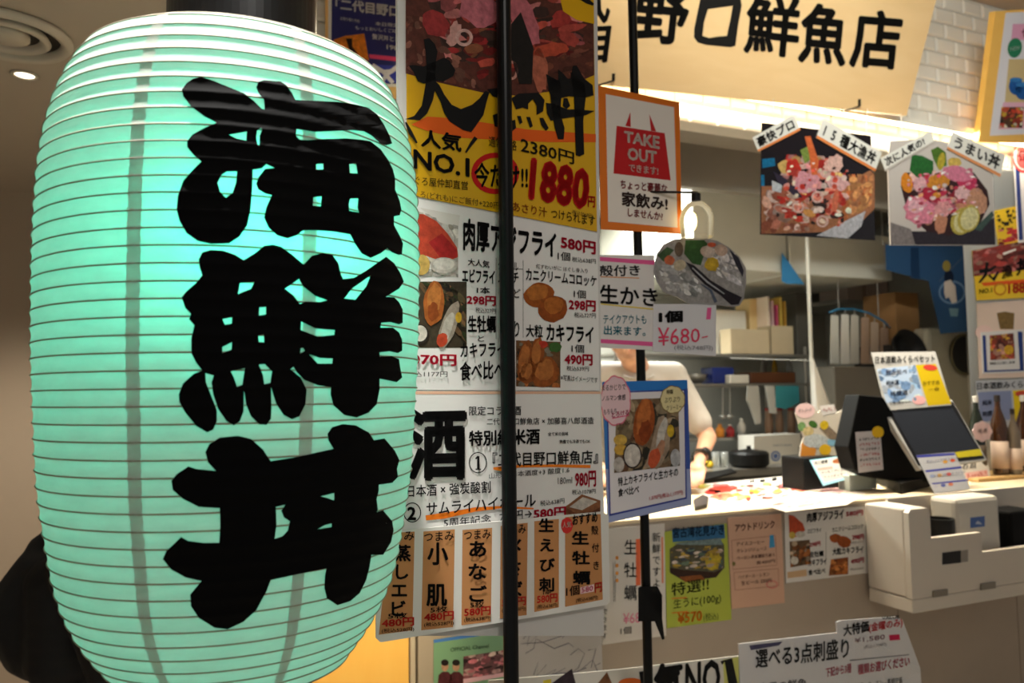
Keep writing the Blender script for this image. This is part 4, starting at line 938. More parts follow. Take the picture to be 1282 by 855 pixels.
caption(r2.o, HP2.moved(.001), [(966, 158), (1200, 262), (1176, 360), (940, 236)], 'うまい丼', (214, 140, 90), 'white caption strip with large lettering')
cord(r2.o, HP, 1130, 176, 1128, 142); cord(r2.o, HP, 1225, 190, 1235, 178)
# ------------------------------------------------------------------ sheets on the counter front
CFP = shop(.0012); Kc = (740, 620, 3.638)
f1 = Sheet('oyster_notice', 'tall white hand brushed oyster notice on the counter front behind the thin pole', 'poster', CFP, [(78, 152), (335, 128), (342, 640), (50, 682)], (212, 206, 198), .0025, rough=.4, sc=Kc)
f1.VT('生牡蠣', 180, 238, 180, 445, 62, 74, BK, .005); f1.VT('新鮮ですよ', 297, 192, 298, 400, 40, 46, BK, .006); f1.poly([(204, 200), (226, 198), (226, 410), (204, 412)], (226, 110, 70), 2); f1.poly([(320, 190), (328, 190), (330, 400), (322, 400)], (226, 130, 90), 2)
for y in (285, 320, 355, 388): f1.ell(118, y, 7, 9, (232, 150, 60), 2, part='colour_block')
f1.scrawl(100, 500, 112, 500, 230, 2, (150, 146, 142), 2.5, 3); f1.VT('できます', 64, 530, 62, 640, 24, 30, (60, 58, 58), .002); f1.T('¥680', 146, 586, 250, 578, 48, (224, 120, 150), .002); f1.T('1個', 134, 636, 184, 630, 34, (90, 86, 84), .006); f1.done()
f2 = Sheet('special_notice', 'lime green handwritten notice with a fish dish photo on the counter front', 'poster', CFP.moved(.0012), [(335, 166), (618, 128), (640, 566), (346, 606)], (168, 180, 58), .0016, rough=.5, sc=Kc)
f2.poly([(368, 156), (606, 132), (610, 196), (372, 214)], (52, 104, 146), 1); f2.T('宮古湾花見かき', 372, 196, 606, 180, 50, (14, 30, 50), .02)
f2.poly([(358, 245), (400, 215), (580, 195), (606, 225), (608, 330), (570, 372), (420, 390), (358, 350)], (96, 92, 70), 2, 'photo_print')
f2.food([(362, 250), (600, 225), (600, 330), (370, 340)], None, [(206, 180, 160), (226, 206, 190), (180, 150, 60), (206, 170, 70), (110, 130, 110), (70, 80, 90)], 46, 31, .13, 2.6)
f2.poly([(358, 330), (420, 340), (560, 350), (600, 335), (570, 374), (430, 392), (362, 356)], (58, 34, 22), 5, 'photo_print'); f2.poly([(370, 220), (590, 195), (600, 226), (420, 226)], (130, 150, 150), 4.4, 'photo_print'); f2.ell(560, 300, 34, 40, (206, 180, 50), 5, 20, jit=.2); f2.poly([(400, 372), (500, 362), (520, 384), (430, 396)], (150, 84, 30), 5.4, 'photo_print')
f2.T('特選!!', 366, 460, 536, 432, 60, (30, 32, 14), .008); f2.brush([(366, 470, 4), (436, 466, 5)], (226, 120, 40)); f2.T('生うに(100g)', 376, 524, 592, 494, 50, (36, 40, 16), .002); f2.brush([(366, 536, 4), (440, 530, 5)], (226, 120, 40)); f2.T('¥570', 394, 586, 506, 572, 50, (232, 130, 30), .03); f2.T('(税込)', 512, 580, 580, 570, 40, (80, 90, 40), 0); f2.done()
f3 = Sheet('drink_notice', 'tan paper drink notice in a clear sleeve on the counter front', 'poster', CFP, [(622, 104), (866, 84), (882, 490), (642, 518)], (206, 164, 138), .0025, rough=.35, sc=Kc)
BW = (100, 66, 56)
f3.T('アウトドリンク', 656, 166, 836, 148, 34, BW, .02)
for q in ([(640, 205), (840, 184), (846, 318), (646, 338)], [(650, 352), (852, 334), (856, 412), (656, 432)]):
    for i in range(4): a, b = q[i], q[(i + 1) % 4]; f3.brush([(a[0], a[1], 2), (b[0], b[1], 2)], (160, 112, 94), 3, 'colour_block')
f3.T('アイスコーヒー', 662, 232, 790, 220, 17, BW, .006); f3.T('オレンジジュース', 664, 262, 800, 250, 17, BW, .006); f3.T('ウーロン茶各種取り揃え', 666, 296, 838, 278, 17, BW, .006); f3.T('各450円', 752, 316, 838, 306, 16, BW, .006); f3.T('ハイボール・レモン', 670, 382, 812, 366, 17, BW, .006); f3.T('生ビール 550円', 684, 410, 822, 396, 19, BW, .006)
f3.poly([(814, 182), (832, 180), (838, 236), (812, 240)], (70, 150, 196), 4); f3.ring(824, 406, 26, 18, 4, (214, 110, 110), 4); f3.ell(650, 312, 8, 10, (130, 120, 70), 4, part='colour_block'); f3.done()
f4 = Sheet('menu_poster', 'small white fried food menu on the counter front beside the white cash box', 'poster', CFP, [(578, 292), (944, 262), (958, 560), (586, 606)], (218, 214, 208), .0025, rough=.35, sc=(820, 560, 3.563))
f4.poly([(596, 300), (620, 305), (660, 340), (670, 370), (630, 400), (600, 396)], (206, 84, 46), 3, 'photo_print'); f4.ell(612, 392, 14, 16, (226, 196, 90), 4); f4.ell(648, 388, 22, 14, (216, 210, 196), 4)
f4.ph = 'photo_print#2'
f4.food([(600, 420), (690, 412), (696, 520), (604, 536)], (110, 84, 58), [(170, 104, 54), (206, 180, 150), (140, 80, 36), (90, 70, 50)], 30, 33, .2, 2); f4.ell(622, 505, 18, 18, (226, 220, 206), 5)
f4.ph = 'photo_print#3'; f4.ell(805, 405, 26, 20, (180, 90, 34), 3, jit=.08); f4.ell(842, 420, 34, 26, (170, 82, 30), 3.4, 20, jit=.08); f4.ph = 'photo_print#4'; f4.food([(785, 500), (862, 490), (862, 566), (775, 572)], (150, 84, 36), [(190, 110, 50), (130, 66, 26), (206, 130, 66)], 22, 34, .25, 2)
f4.T('肉厚アジフライ', 678, 336, 842, 318, 44, BK, .03); f4.T('580円', 852, 310, 928, 302, 24, RED, .035); f4.T('エビフライ', 680, 384, 742, 378, 20, BK, .02); f4.T('カニクリームコロッケ', 790, 380, 930, 362, 22, BK, .014); f4.T('298円', 690, 446, 738, 440, 22, RED, .035); f4.T('298円', 880, 414, 932, 410, 24, RED, .035); f4.T('税込327円', 878, 430, 930, 426, 10, (90, 86, 84), 0); f4.T('生牡蠣', 690, 492, 752, 486, 26, BK, .025); f4.T('カキフライ', 684, 530, 766, 522, 28, BK, .025); f4.T('食べ比べ', 684, 572, 760, 562, 26, BK, .025); f4.T('大粒カキフライ', 792, 482, 930, 470, 32, BK, .025); f4.T('490円', 874, 522, 932, 514, 24, RED, .035); f4.T('税込539円', 872, 550, 930, 544, 10, (90, 86, 84), 0); f4.poly([(590, 556), (676, 544), (678, 574), (592, 584)], (206, 170, 130), 3); f4.rect(762, 378, 764, 500, (130, 126, 122), 2); f4.done()
f5 = Sheet('group_poster', 'green poster with two people pictured on the counter front below the snack card', 'poster', CFP, [(543, 801), (640, 786), (642, 900), (543, 904)], (118, 160, 124), .0025, rough=.4)
f5.poly([(543, 801), (640, 786), (640, 790), (543, 805)], (70, 120, 190), 1); f5.T('OFFICIAL Channel', 564, 816, 612, 811, 5, (40, 60, 44), .01)
for x in (557, 571):
    f5.ph = 'photo_print#p%d' % x
    f5.ell(x, 834, 4.5, 6.5, (196, 150, 120), 3); f5.ell(x, 829.5, 4.8, 4, (40, 30, 28), 3.5); f5.poly([(x - 9, 858), (x - 8, 845), (x - 3, 841), (x + 4, 841), (x + 9, 846), (x + 10, 858)], (90, 40, 46), 3, 'photo_print')
f5.ph = 'photo_print#2'
f5.food([(580, 822), (636, 813), (636, 842), (580, 850)], (120, 80, 84), [(196, 150, 150), (60, 40, 44), (206, 120, 130), (150, 90, 96), (226, 190, 180)], 40, 41, .16, 3); f5.poly([(580, 850), (636, 841), (636, 846), (580, 856)], (226, 180, 190), 4); f5.done()
f6 = Sheet('autograph_board', 'pale grey board of black signatures on the counter front between the two poles', 'board', CFP, [(648, 783), (752, 756), (756, 900), (648, 905)], (184, 180, 178), .004, rough=.4)
rn = random.Random(11); GK = (104, 100, 112)
for st in ([(655, 800), (664, 790), (660, 808), (672, 796), (668, 812), (658, 818)], [(652, 806), (680, 804), (706, 795)], [(700, 792), (708, 794), (704, 799)], [(672, 800), (694, 812), (712, 805), (718, 810)], [(668, 845), (674, 828), (672, 846), (684, 832), (680, 846), (696, 838), (690, 846), (708, 836)], [(714, 820), (724, 812), (732, 818), (724, 836), (714, 844), (734, 836)], [(736, 814), (746, 812), (740, 836), (752, 830)], [(728, 838), (742, 826), (748, 840)], [(664, 850), (700, 843), (716, 842)]):
    f6.brush([(x, y, rn.uniform(.5, 1.2)) for x, y in st], GK)
for y, x0 in ((776, 720), (783, 720), (789, 722)): f6.scrawl(x0, y, 752, y - 4, 4, 8, (90, 86, 96), .9, y)
f6.done()
# ------------------------------------------------------------------ kitchen shell
KW = P('kitchen_panel', (166, 164, 154), .5, noise=.04)
m = MB(); m.sbox(-.65, 3.3, 2.3, 2.4, 0, 3.45); struct(m.build('wall_kitchen', KW))
m = MB(); m.sbox(3.3, 3.4, .42, 2.4, 0, 3.45); struct(m.build('wall_right', KW))
m = MB(); m.sbox(-.75, -.65, .82, 2.4, 0, 3.45); struct(m.build('wall_partition', KW))
m = MB(); m.sbox(-.65, 3.3, TV + .10, 2.3, 2.62, 2.7); struct(m.build('ceiling_kitchen', P('kitchen_ceiling', (150, 146, 138), .6)))
m = MB(); u0, z0 = uz(760, 222, .75); m.sbox(-.5, 3.25, .75, .80, z0, 2.62); struct(m.build('trim_3', P('soffit_grey', (120, 114, 104), .5)))
area('kitchen_light', S(1.0, 1.55, 2.60), S(1.0, 1.5, 1.0), 1.6, .3, KITCHEN_W, (.97, 1.0, .93))
area('counter_light', S(.9, .22, 2.4), S(.9, .24, 1.0), 2.2, .08, COUNTER_W, (1.0, .90, .72), 1.0)
STEEL = P('brushed_steel', (150, 146, 138), .35, .6, noise=.08)
HOODC = P('hood_enamel', (204, 202, 190), .45, noise=.03)
m = MB(); m.pbox(988, 290, 1116, 347, 1.25, 2.29); tag(m.build('range_hood', HOODC, bev=.008), 'wide pale grey hood above the kitchen behind the rice bowl pictures', 'hood')
m = MB(); m.pbox(868, 238, 984, 338, 1.25, 2.29); tag(m.build('duct_cabinet', HOODC, bev=.008), 'tall pale grey cabinet on the kitchen wall beside the wide hood', 'cabinet')
for o_ in (1,):                                 # the hood and cabinet reach the kitchen ceiling
    pass
bw = Sheet('blue_pennant', 'small blue triangular pennant hanging at the hood corner', 'pennant', shop(1.22), [(979, 316), (1007, 356), (985, 355), (979, 352)], (52, 126, 178), .003).done()
# white upright pipe
a, b = shop(1.05).at(1007, 292), shop(1.05).at(1017, 476)
m = MB(); m.tube([V((b.x, b.y, CT - .1 + .1)), V((b.x, b.y, 2.619))], .010, 12); tag(m.build('upright_pipe', P('pipe_white', (206, 202, 190), .4)), 'slim white upright pipe between counter level and kitchen ceiling', 'pipe')

# back counter and shelf rack
zbk = uz(930, 584, 1.35)[1]
bk = thing('steel_counter', 'stainless steel back counter behind the cook', 'counter', S(.9, 1.6, 0))
uS = uz(1040, 500, 1.12)[0] - .01; uE = max(uz(1020, 480, 1.55)[0], uS + .02)
m = MB(); m.sbox(-.5, uS, 1.23, 2.0, zbk - .04, zbk); m.sbox(uS, uE, 1.54, 2.0, zbk - .04, zbk); m.build('worktop', STEEL, bk)
m = MB(); m.sbox(-.48, uS - .02, 1.34, 1.98, .0, zbk - .04); m.sbox(uS - .02, uE - .02, 1.55, 1.98, .0, zbk - .04); m.build('cabinet_body', P('steel_dark', (96, 92, 86), .4, .5), bk)
rk = thing('shelf_rack', 'stainless steel shelf rack crowded with cartons and kitchen bottles', 'shelf', S(.6, 1.8, zbk))
su0, su1 = uz(770, 480, 1.55)[0], uz(1014, 480, 1.55)[0]; SZ = []
for y in (443, 480, 547):
    z = uz(930, y, 1.55)[1]; SZ.append(z); m = MB(); m.sbox(su0, su1, 1.55, 1.95, z - .018, z); m.build('shelf', STEEL, rk, bev=.003)
for u in (su0 + .015, su1 - .015):
    for v in (1.565, 1.935):
        m = MB(); p = S(u, v, 0); m.lathe((p.x, p.y, zbk + .0005), [(.011, 0), (.011, SZ[0] - zbk + .05)], 10); m.build('post', STEEL, rk)
GRP = 'kitchen goods on the shelf rack'
def goods(name, label, cat, x0, x1, y0, z, v0, dv, mat_, bev=.006, lidm=None, grp=None):
    m = MB(); xm = (x0 + x1) / 2; zt = uz(xm, y0, v0)[1]
    m.sbox(uz(x0, y0, v0)[0], uz(x1, y0, v0)[0], v0, v0 + dv, z + .0004, max(zt, z + .02)); return tag(m.build(name, mat_, bev=bev), label, cat, grp)
def bottle(name, label, x, y0, z, v, r, bm_, cm_, cat='bottle', grp=None, lab=None, neck=.4):
    u, zt = uz(x, y0, v); H = zt - z; c = S(u, v, z + .0005)
    o = thing(name, label, cat, c, grp)
    m = MB(); m.lathe(c, [(r * .9, 0), (r, H * .03), (r, H * (.62 - .1 * neck)), (r * .85, H * (.70 - .1 * neck)), (r * neck, H * .84), (r * neck * .9, H * .93), (r * neck * .9, H * .95)], 20); m.build('body', bm_, o, smooth=True)
    m = MB(); m.lathe(c, [(r * neck * 1.05, H * .92), (r * neck * 1.08, H * .93), (r * neck * 1.05, H), (r * neck * .5, H * 1.004)], 16); m.build('cap', cm_, o, smooth=False)
    if lab:
        m = MB(); m.lathe(c, [(r * 1.01, H * lab[0]), (r * 1.015, H * lab[0]), (r * 1.015, H * lab[1]), (r * 1.01, H * lab[1])], 20, cap=False); m.build('paper_label', lab[2], o, smooth=True)
    return o
WC, TAN, BRNM = P('carton_white', (226, 220, 206), .6), P('basket_tan', (196, 178, 146), .6, noise=.1), P('board_brown', (150, 112, 72), .6, noise=.1)
z = SZ[0]
goods('carton', 'creased white carton on the shelf rack top beside the tan basket', 'box', 880, 934, 388, z, 1.70, .15, WC)
goods('carton', 'pale yellow paper carton behind the white carton on the shelf rack', 'box', 938, 956, 374, z, 1.70, .14, P('carton_yellow', (226, 196, 140), .6))
bs = goods('basket', 'tan open basket on the front edge of the shelf rack top', 'basket', 914, 963, 412, z, 1.56, .10, TAN)
ho = thing('file_holder', 'beige file holder packed with pink and yellow folders on the shelf rack', 'file holder', S(uz(982, 440, 1.57)[0], 1.62, z))
m = MB(); u0, u1 = uz(966, 440, 1.57)[0], uz(994, 440, 1.57)[0]; zt = uz(980, 408, 1.57)[1]
m.sbox(u0, u1, 1.57, 1.574, z + .0004, zt); m.sbox(u0, u0 + .004, 1.57, 1.74, z + .0004, zt); m.sbox(u1 - .004, u1, 1.57, 1.74, z + .0004, zt); m.sbox(u0, u1, 1.736, 1.74, z + .0004, zt); m.sbox(u0, u1, 1.57, 1.74, z + .0004, z + .004); m.build('tray', TAN, ho)
for i, c_ in enumerate(((232, 214, 196), (226, 190, 190), (206, 84, 126), (220, 190, 90), (196, 150, 60))):
    a = u0 + .006 + (u1 - u0 - .012) * i / 5; m = MB(); m.sbox(a, a + .016, 1.60, 1.73, z + .005, uz(980, 372 + (i % 3) * 5, 1.6)[1]); m.build('folder', P('folder_%d' % i, c_, .6), ho)
goods('box', 'dark grey box at the end of the shelf rack top', 'box', 996, 1016, 366, z, 1.66, .2, P('box_dark', (84, 80, 72), .6))
z = SZ[1]
goods('tub', 'blue plastic tub on the middle shelf of the rack', 'tub', 892, 919, 460, z, 1.62, .12, P('tub_blue', (34, 52, 128), .4))
goods('box', 'small white box on the middle shelf in front of the blue tub', 'box', 914, 938, 469, z, 1.56, .05, WC)
m = MB(); m.ball(S(uz(925, 464, 1.60)[0], 1.655, z + .0172), .017); tag(m.build('orange', P('orange_skin', (226, 130, 90), .5), smooth=True), 'small orange fruit beside the white box on the middle shelf', 'fruit')
goods('tray', 'long brown wooden tray on the middle shelf of the rack', 'tray', 940, 996, 466, z, 1.58, .2, P('tray_brown', (92, 54, 30), .5))
bottle('bottle', 'yellow oil bottle standing on the middle shelf behind the brown tray', 969, 446, z, 1.83, .018, P('oil_yellow', (206, 160, 30), .2), P('cap_yellow', (214, 180, 60)))
for x, y, lb in ((955, 447, 'clear bottle beside the yellow oil bottle'), (988, 446, 'clear bottle near the end of the middle shelf')): bottle('bottle', lb, x, y, z, 1.84, .02, P('bottle_grey', (150, 146, 138), .15), P('cap_grey', (190, 186, 178)))
m = MB(); c = S(uz(878, 470, 1.62)[0], 1.68, z + .0004); m.lathe(c, [(.03, 0), (.06, .03), (.075, .06), (.072, .06), (.055, .03), (.025, .006)], 24); tag(m.build('mixing_bowl', STEEL, smooth=True), 'small steel bowl on the middle shelf behind the cook', 'bowl')
z = SZ[2]
bottle('sauce_bottle', 'short orange sauce bottle on the lowest shelf', 901, 531, z, 1.60, .026, P('sauce_orange', (226, 140, 40), .35), P('cap_orange', (236, 150, 50)))
bottle('sauce_bottle', 'short red sauce bottle beside the orange one on the lowest shelf', 914, 532, z, 1.60, .026, P('sauce_red', (170, 40, 44), .35), P('cap_white', (226, 222, 214)))
bottle('sauce_bottle', 'white squeeze bottle on the lowest shelf beside the red one', 928, 524, z, 1.60, .026, P('squeeze_white', (196, 192, 184), .35), P('cap_white', (226, 222, 214)))
for x, lb in ((962, 'red capped seasoning jar nearest the hanging cloth'), (975, 'red capped seasoning jar second from the hanging cloth'), (990, 'red capped seasoning jar at the end of the lowest shelf')):
    bottle('seasoning_jar', lb, x, 511, z, 1.60, .026, P('jar_brown', (140, 108, 84), .3), P('cap_red', (150, 30, 34)), 'jar', 'red capped seasoning jars', neck=.85)
def hung(name, label, cat, quad, v, rgb):
    o = Sheet(name, label, cat, shop(v), quad, rgb, .006, rough=.8).done(); return o
hung('cloth', 'white cloth hanging from the edge of the middle shelf', 'cloth', [(936, 483), (950, 483), (953, 530), (946, 531), (941, 515), (935, 500)], 1.545, (190, 186, 176))
hung('paper_sheet', 'white paper sheet hanging from the middle shelf beside the teal one', 'paper', [(958, 483), (969, 483), (973, 518), (964, 517)], 1.545, (206, 204, 196))
hung('paper_sheet', 'teal paper sheet hanging from the middle shelf of the rack', 'paper', [(972, 483), (1000, 483), (1001, 504), (985, 512), (970, 510)], 1.545, (60, 150, 160))
for x, lb in ((905, 'steel ladle hanging under the middle shelf nearest the cook'), (914, 'steel ladle hanging under the middle shelf beside the first ladle')):
    a, b = shop(1.56).at(x, 483), shop(1.56).at(x, 520); o = thing('ladle', lb, 'ladle', b, 'hanging steel ladles')
    m = MB(); m.tube([a, b], .004, 8); m.build('handle', STEEL, o); m = MB(); m.lathe(b - V((0, 0, .012)), [(.004, -.012), (.018, -.004), (.024, .012), (.022, .012), (.012, 0)], 16); m.build('cup', STEEL, o, smooth=True)
z = zbk
po = thing('cooking_pot', 'lidded black pot on the steel counter beside the white box', 'pot', S(uz(938, 584, 1.45)[0], 1.45, z))
c = S(uz(938, 580, 1.31)[0], 1.31, z + .0004); zt = uz(938, 568, 1.31)[1] - z; rp = (uz(957, 575, 1.31)[0] - uz(918, 575, 1.31)[0]) / 2
BLK = P('pot_black', (10, 10, 10), .45, spec=.3)
m = MB(); m.lathe(c, [(rp * .8, 0), (rp, .02), (rp, zt), (rp * .97, zt)], 28); m.build('body', BLK, po, smooth=False)
m = MB(); m.lathe(c, [(rp * 1.02, zt), (rp * .9, zt + .014), (rp * .3, zt + .024), (.012, zt + .028), (.012, zt + .045), (.001, zt + .046)], 28); m.build('lid', BLK, po, smooth=False)
wb = Sheet('carton', 'white carton printed with a round blue mark on the steel counter', 'box', shop(1.385), [(944, 546), (1002, 543), (1002, 582), (944, 582)], (212, 208, 198), .14, rough=.55)
wb.ring(971, 571, 6, 6.5, 2, (90, 110, 160), 1); wb.ell(971, 571, 3, 3.4, (90, 110, 160), 1, part='colour_block'); wb.T('NATURAL', 968, 559, 992, 558, 2.4, (120, 130, 150), .01); wb.done()
for i, x in enumerate((896, 907, 919)):
    u, zt2 = uz(x, 566, 1.40); c = S(u, 1.40, z + .0005); m = MB(); H = zt2 - z
    m.lathe(c, [(.016, 0), (.022, H), (.0205, H), (.0145, .003)], 18); tag(m.build('glass', clear('glass_clear', (235, 235, 228), .25), smooth=True), ('small clear glass nearest the cook on the steel counter', 'small clear glass between two others on the steel counter', 'small clear glass beside the black pot')[i], 'glass', 'small clear glasses')
m = MB(); m.ball(S(uz(888, 578, 1.38)[0], 1.38, z + .02), (.024, .024, .0195)); tag(m.build('lemon', P('lemon_skin', (226, 190, 40), .5), smooth=True), 'yellow lemon on the steel counter beside the clear glasses', 'fruit')
m = MB(); m.hexa([hplane(z + .0005).at(*p) for p in ((872, 596), (915, 588), (922, 592), (880, 603))], [hplane(z + .012).at(*p) for p in ((872, 594), (915, 586), (922, 590), (880, 601))]); tag(m.build('pan', BLK), 'flat black pan on the steel counter beside the cook', 'pan')

# right part of the kitchen
m = MB(); m.pbox(1046, 459, 1112, 560, 1.12, 1.29); m2 = m.build('steel_box_oven', P('oven_grey', (104, 99, 90), .4, .3), bev=.01); tag(m2, 'plain grey metal oven behind the black terminal', 'oven')
zov = uz(1080, 459, 1.12)[1]
m = MB(); m.sbox(uS + .01, 3.25, 1.10, 1.52, 0, uz(1080, 560, 1.12)[1] - .0005); tag(m.build('kitchen_unit', P('unit_grey', (120, 114, 104), .5), bev=.004), 'long grey kitchen unit carrying the oven and the steamer', 'unit')
zku = uz(1080, 560, 1.12)[1]
bg = thing('plastic_bag', 'pointed white translucent plastic bag hanging beside the slim pipe', 'bag', shop(.98).at(1036, 545))
a = shop(.98).at(1018, 449); pb = [shop(.98).at(*p) for p in ((1013, 452), (1020, 449), (1044, 480), (1056, 512), (1057, 548), (1014, 548))]
m = MB(); c = shop(.98).at(1035, 548); h_ = a.z - c.z
n_ = 18; ks = [(.03, 1.0, 0), (.22, .86, .15), (.55, .58, .45), (.9, .25, .8), (1.1, .06, .95), (1.0, 0, 1.0)]
for j, (wd, hz, sh_) in enumerate(ks):
    for i in range(n_):
        t = 2 * pi * i / n_; rr_ = 1 + .12 * sin(5 * t + j)
        cc = a.lerp(c, sh_); m.v.append(V((cc.x, cc.y, c.z + h_ * hz)) + SU * (.075 * wd * rr_ * cos(t)) + SN * (.04 * wd * rr_ * sin(t)))
for j in range(len(ks) - 1):
    for i in range(n_): m.f.append((j * n_ + i, j * n_ + (i + 1) % n_, (j + 1) * n_ + (i + 1) % n_, (j + 1) * n_ + i)); m.c.append(None)
m.build('film', P('bag_film', (206, 202, 194), .35), bg, smooth=True)
m = MB(); m.tube([a - V((0, 0, .01)), V((b.x, b.y, a.z + .03)) - SN * .011], .002, 6); m.build('tie', P('tie_white', (210, 206, 198)), bg)
rl = thing('hanging_rail', 'curved bright blue rail above a row of clear bags', 'rail', shop(1.3).at(1075, 395))
m = MB(); m.tube([shop(1.3).at(*p) for p in ((1038, 391), (1050, 387), (1068, 387), (1088, 392), (1106, 402), (1116, 412))], .006, 8); m.build('tube', P('rail_blue', (40, 110, 150), .4), rl, smooth=True)
m = MB(); q0 = shop(1.3).at(1050, 387); q1 = shop(1.3).at(1100, 398)
m.tube([q0, V((q0.x, q0.y, uz(1050, 350, 1.3)[1]))], .003, 6); m.tube([q1, V((q1.x, q1.y, uz(1100, 350, 1.3)[1]))], .003, 6); m.build('hanger', STEEL, rl)
for i, x in enumerate((1045, 1058, 1070, 1083, 1095, 1107)):
    c_ = [(206, 204, 194), (214, 210, 200), (190, 184, 172), (166, 140, 120), (176, 156, 138), (150, 124, 106)][i]
    y = [388, 387, 388, 391, 397, 404][i]; o = thing('hanging_bag', ['white bag hung first on the blue rail', 'white bag hung second on the blue rail', 'pale grey bag hung third on the blue rail', 'brownish clear bag hung fourth on the blue rail', 'brownish clear bag hung fifth on the blue rail', 'brownish clear bag hung last on the blue rail'][i], 'bag', shop(1.3).at(x, 450), 'bags on the blue rail')
    pl = shop(1.3)
    m = MB(); m.hexa([shop(1.288).at(x - 5, y + 6), shop(1.288).at(x + 5, y + 7), shop(1.27).at(x + 6, 456), shop(1.27).at(x - 6, 456)], [shop(1.312).at(x - 5, y + 6), shop(1.312).at(x + 5, y + 7), shop(1.33).at(x + 6, 456), shop(1.33).at(x - 6, 456)]); m.build('pouch', P('bag_%d' % i, c_, .35), o, bev=.006)
    m = MB(); m.tube([pl.at(x, y - 1), pl.at(x, y + 8)], .0025, 6); m.build('hook', STEEL, o)
for x0, x1, lb in ((1060, 1080, 'pinkish white carton under the wide hood, beside a brown upright'), (1085, 1112, 'larger pinkish white carton under the wide hood')):
    m = MB(); m.pbox(x0, 348, x1, 377, 1.7, 1.95); tag(m.build('carton', P('carton_pink', (186, 166, 154), .6), bev=.004), lb, 'box', 'cartons under the hood')
m = MB(); m.pbox(1050, 377, 1160, 382, 1.66, 2.29); tag(m.build('wall_shelf', P('shelf_grey', (150, 146, 138), .5), bev=.002), 'narrow grey wall shelf under the wide hood carrying two cartons', 'shelf')
m = MB(); m.pbox(1122, 366, 1151, 432, 1.25, 1.50); cb_ = m.build('cardboard_box', P('cardboard', (132, 96, 56), .7, noise=.08), bev=.003); tag(cb_, 'upright brown cardboard box beside the dark blue banner', 'box')
m = MB(); m.sbox(uz(1119, 440, 1.2)[0], uz(1150, 440, 1.2)[0], 1.18, 1.51, zku + .0005, uz(1140, 432, 1.25)[1] - .0005); tag(m.build('dark_cabinet', P('cab_dark', (34, 32, 30), .4), bev=.01), 'dark cabinet under the brown cardboard box', 'cabinet')
wk = MB(); c = shop(1.12).at(1136, 440); wk.lathe(c + SN * .01, [(.001, -.05), (.06, -.045), (.11, -.01), (.13, .04), (.125, .04), (.1, -.005), (.05, -.035), (.001, -.04)], 28, ax=-SN + V((0, 0, .3))); tag(wk.build('wok', BLK, smooth=True), 'round black wok leaning against the dark cabinet', 'wok')
stm = thing('rice_steamer', 'large grey steamer with a round black opening under the blue banner', 'steamer', S(uz(1197, 470, 1.15)[0], 1.3, zku))
m = MB(); m.pbox(1164, 411, 1232, 520, 1.15, 1.5); zz = min(p.z for p in m.v); 
for p in m.v:
    if abs(p.z - zz) < 1e-4: p.z = zku + .0005
m.build('body', P('steamer_grey', (168, 162, 144), .45, .2), stm, bev=.03)
c = shop(1.149).at(1206, 444); rr_ = (shop(1.149).at(1222, 444) - shop(1.149).at(1190, 444)).length / 2
m = MB(); m.lathe(c, [(rr_, 0), (rr_ * 1.12, .006), (rr_ * 1.12, .012), (rr_, .014)], 32, ax=-SN, cap=False); m.build('rim', P('rim_olive', (100, 92, 66), .4, .4), stm, smooth=True)
m = MB(); m.lathe(c, [(rr_, .0005), (rr_, .003)], 32, ax=-SN); m.build('opening', P('opening_black', (8, 7, 6), .6), stm)
nb = Sheet('blue_banner', 'dark blue fabric banner with a pale emblem hanging behind the sashimi picture', 'banner', shop(1.0), [(1109, 306), (1218, 306), (1223, 414), (1178, 418), (1163, 352), (1110, 338)], (22, 66, 106), .003, rough=.8)
nb.poly([(1140, 310), (1150, 310), (1152, 350), (1140, 348)], (14, 44, 78), 1); nb.ell(1185, 333, 5, 7, (150, 130, 60), 3, part='colour_block'); nb.ell(1188, 347, 6, 9, (14, 26, 48), 2.5, part='colour_block')
nb.poly([(1182, 353), (1190, 350), (1196, 358), (1198, 378), (1192, 380), (1188, 372), (1184, 374), (1182, 366)], (204, 190, 180), 3); nb.ring(1192, 366, 17, 15, 2.5, (104, 130, 160), 2); nb.poly([(1188, 386), (1200, 386), (1199, 396), (1190, 396)], (110, 140, 150), 2)
nb.poly([(1214, 342), (1217, 342), (1220, 378), (1216, 378)], (196, 196, 190), 2); nb.brush([(1176, 352, 1), (1205, 322, 1)], (80, 90, 110), 2); nb.done()
m = MB(); q0, q1 = shop(1.0).at(1105, 305), shop(1.0).at(1222, 305); m.tube([q0, q1], .006, 8)
for q in (q0, q1): m.tube([q, V((q.x, q.y, 2.619))], .003, 6)
tag(m.build('banner_rod', STEEL), 'thin steel rod carrying the dark blue banner', 'rod')

# glass lamp on an arm of the thin pole
g0 = Pt(872, 274, c2.y + .01)
gp = thing('arm_lamp', 'clear glass dome lamp glowing warm on an arm behind the take-out notice', 'lamp', g0)
m = MB(); m.lathe(g0, [(.038, -.046), (.041, -.02), (.042, 0), (.036, .022), (.022, .038), (.011, .044), (.010, .044), (.021, .037), (.035, .021), (.0412, 0), (.0402, -.02), (.0372, -.046)], 36, cap=False); m.build('glass_shade', clear('glass_lamp', (235, 235, 228), .03), gp, smooth=True)
m = MB(); m.lathe(g0, [(.009, .040), (.012, .044), (.012, .062), (.004, .068)], 16); m.build('socket', HOOKM, gp)
m = MB(); m.ball(g0 + V((-.012, 0, -.006)), (.013, .013, .024)); m.build('bulb', emit('bulb_warm', (255, 222, 150), 5), gp, smooth=True)
m = MB(); m.tube([g0 + V((0, 0, .066)), V((c2.x + .03, c2.y, g0.z + .066)), V((c2.x + .0125, c2.y, g0.z + .066))], .003, 8); m.build('arm', HOOKM, gp)
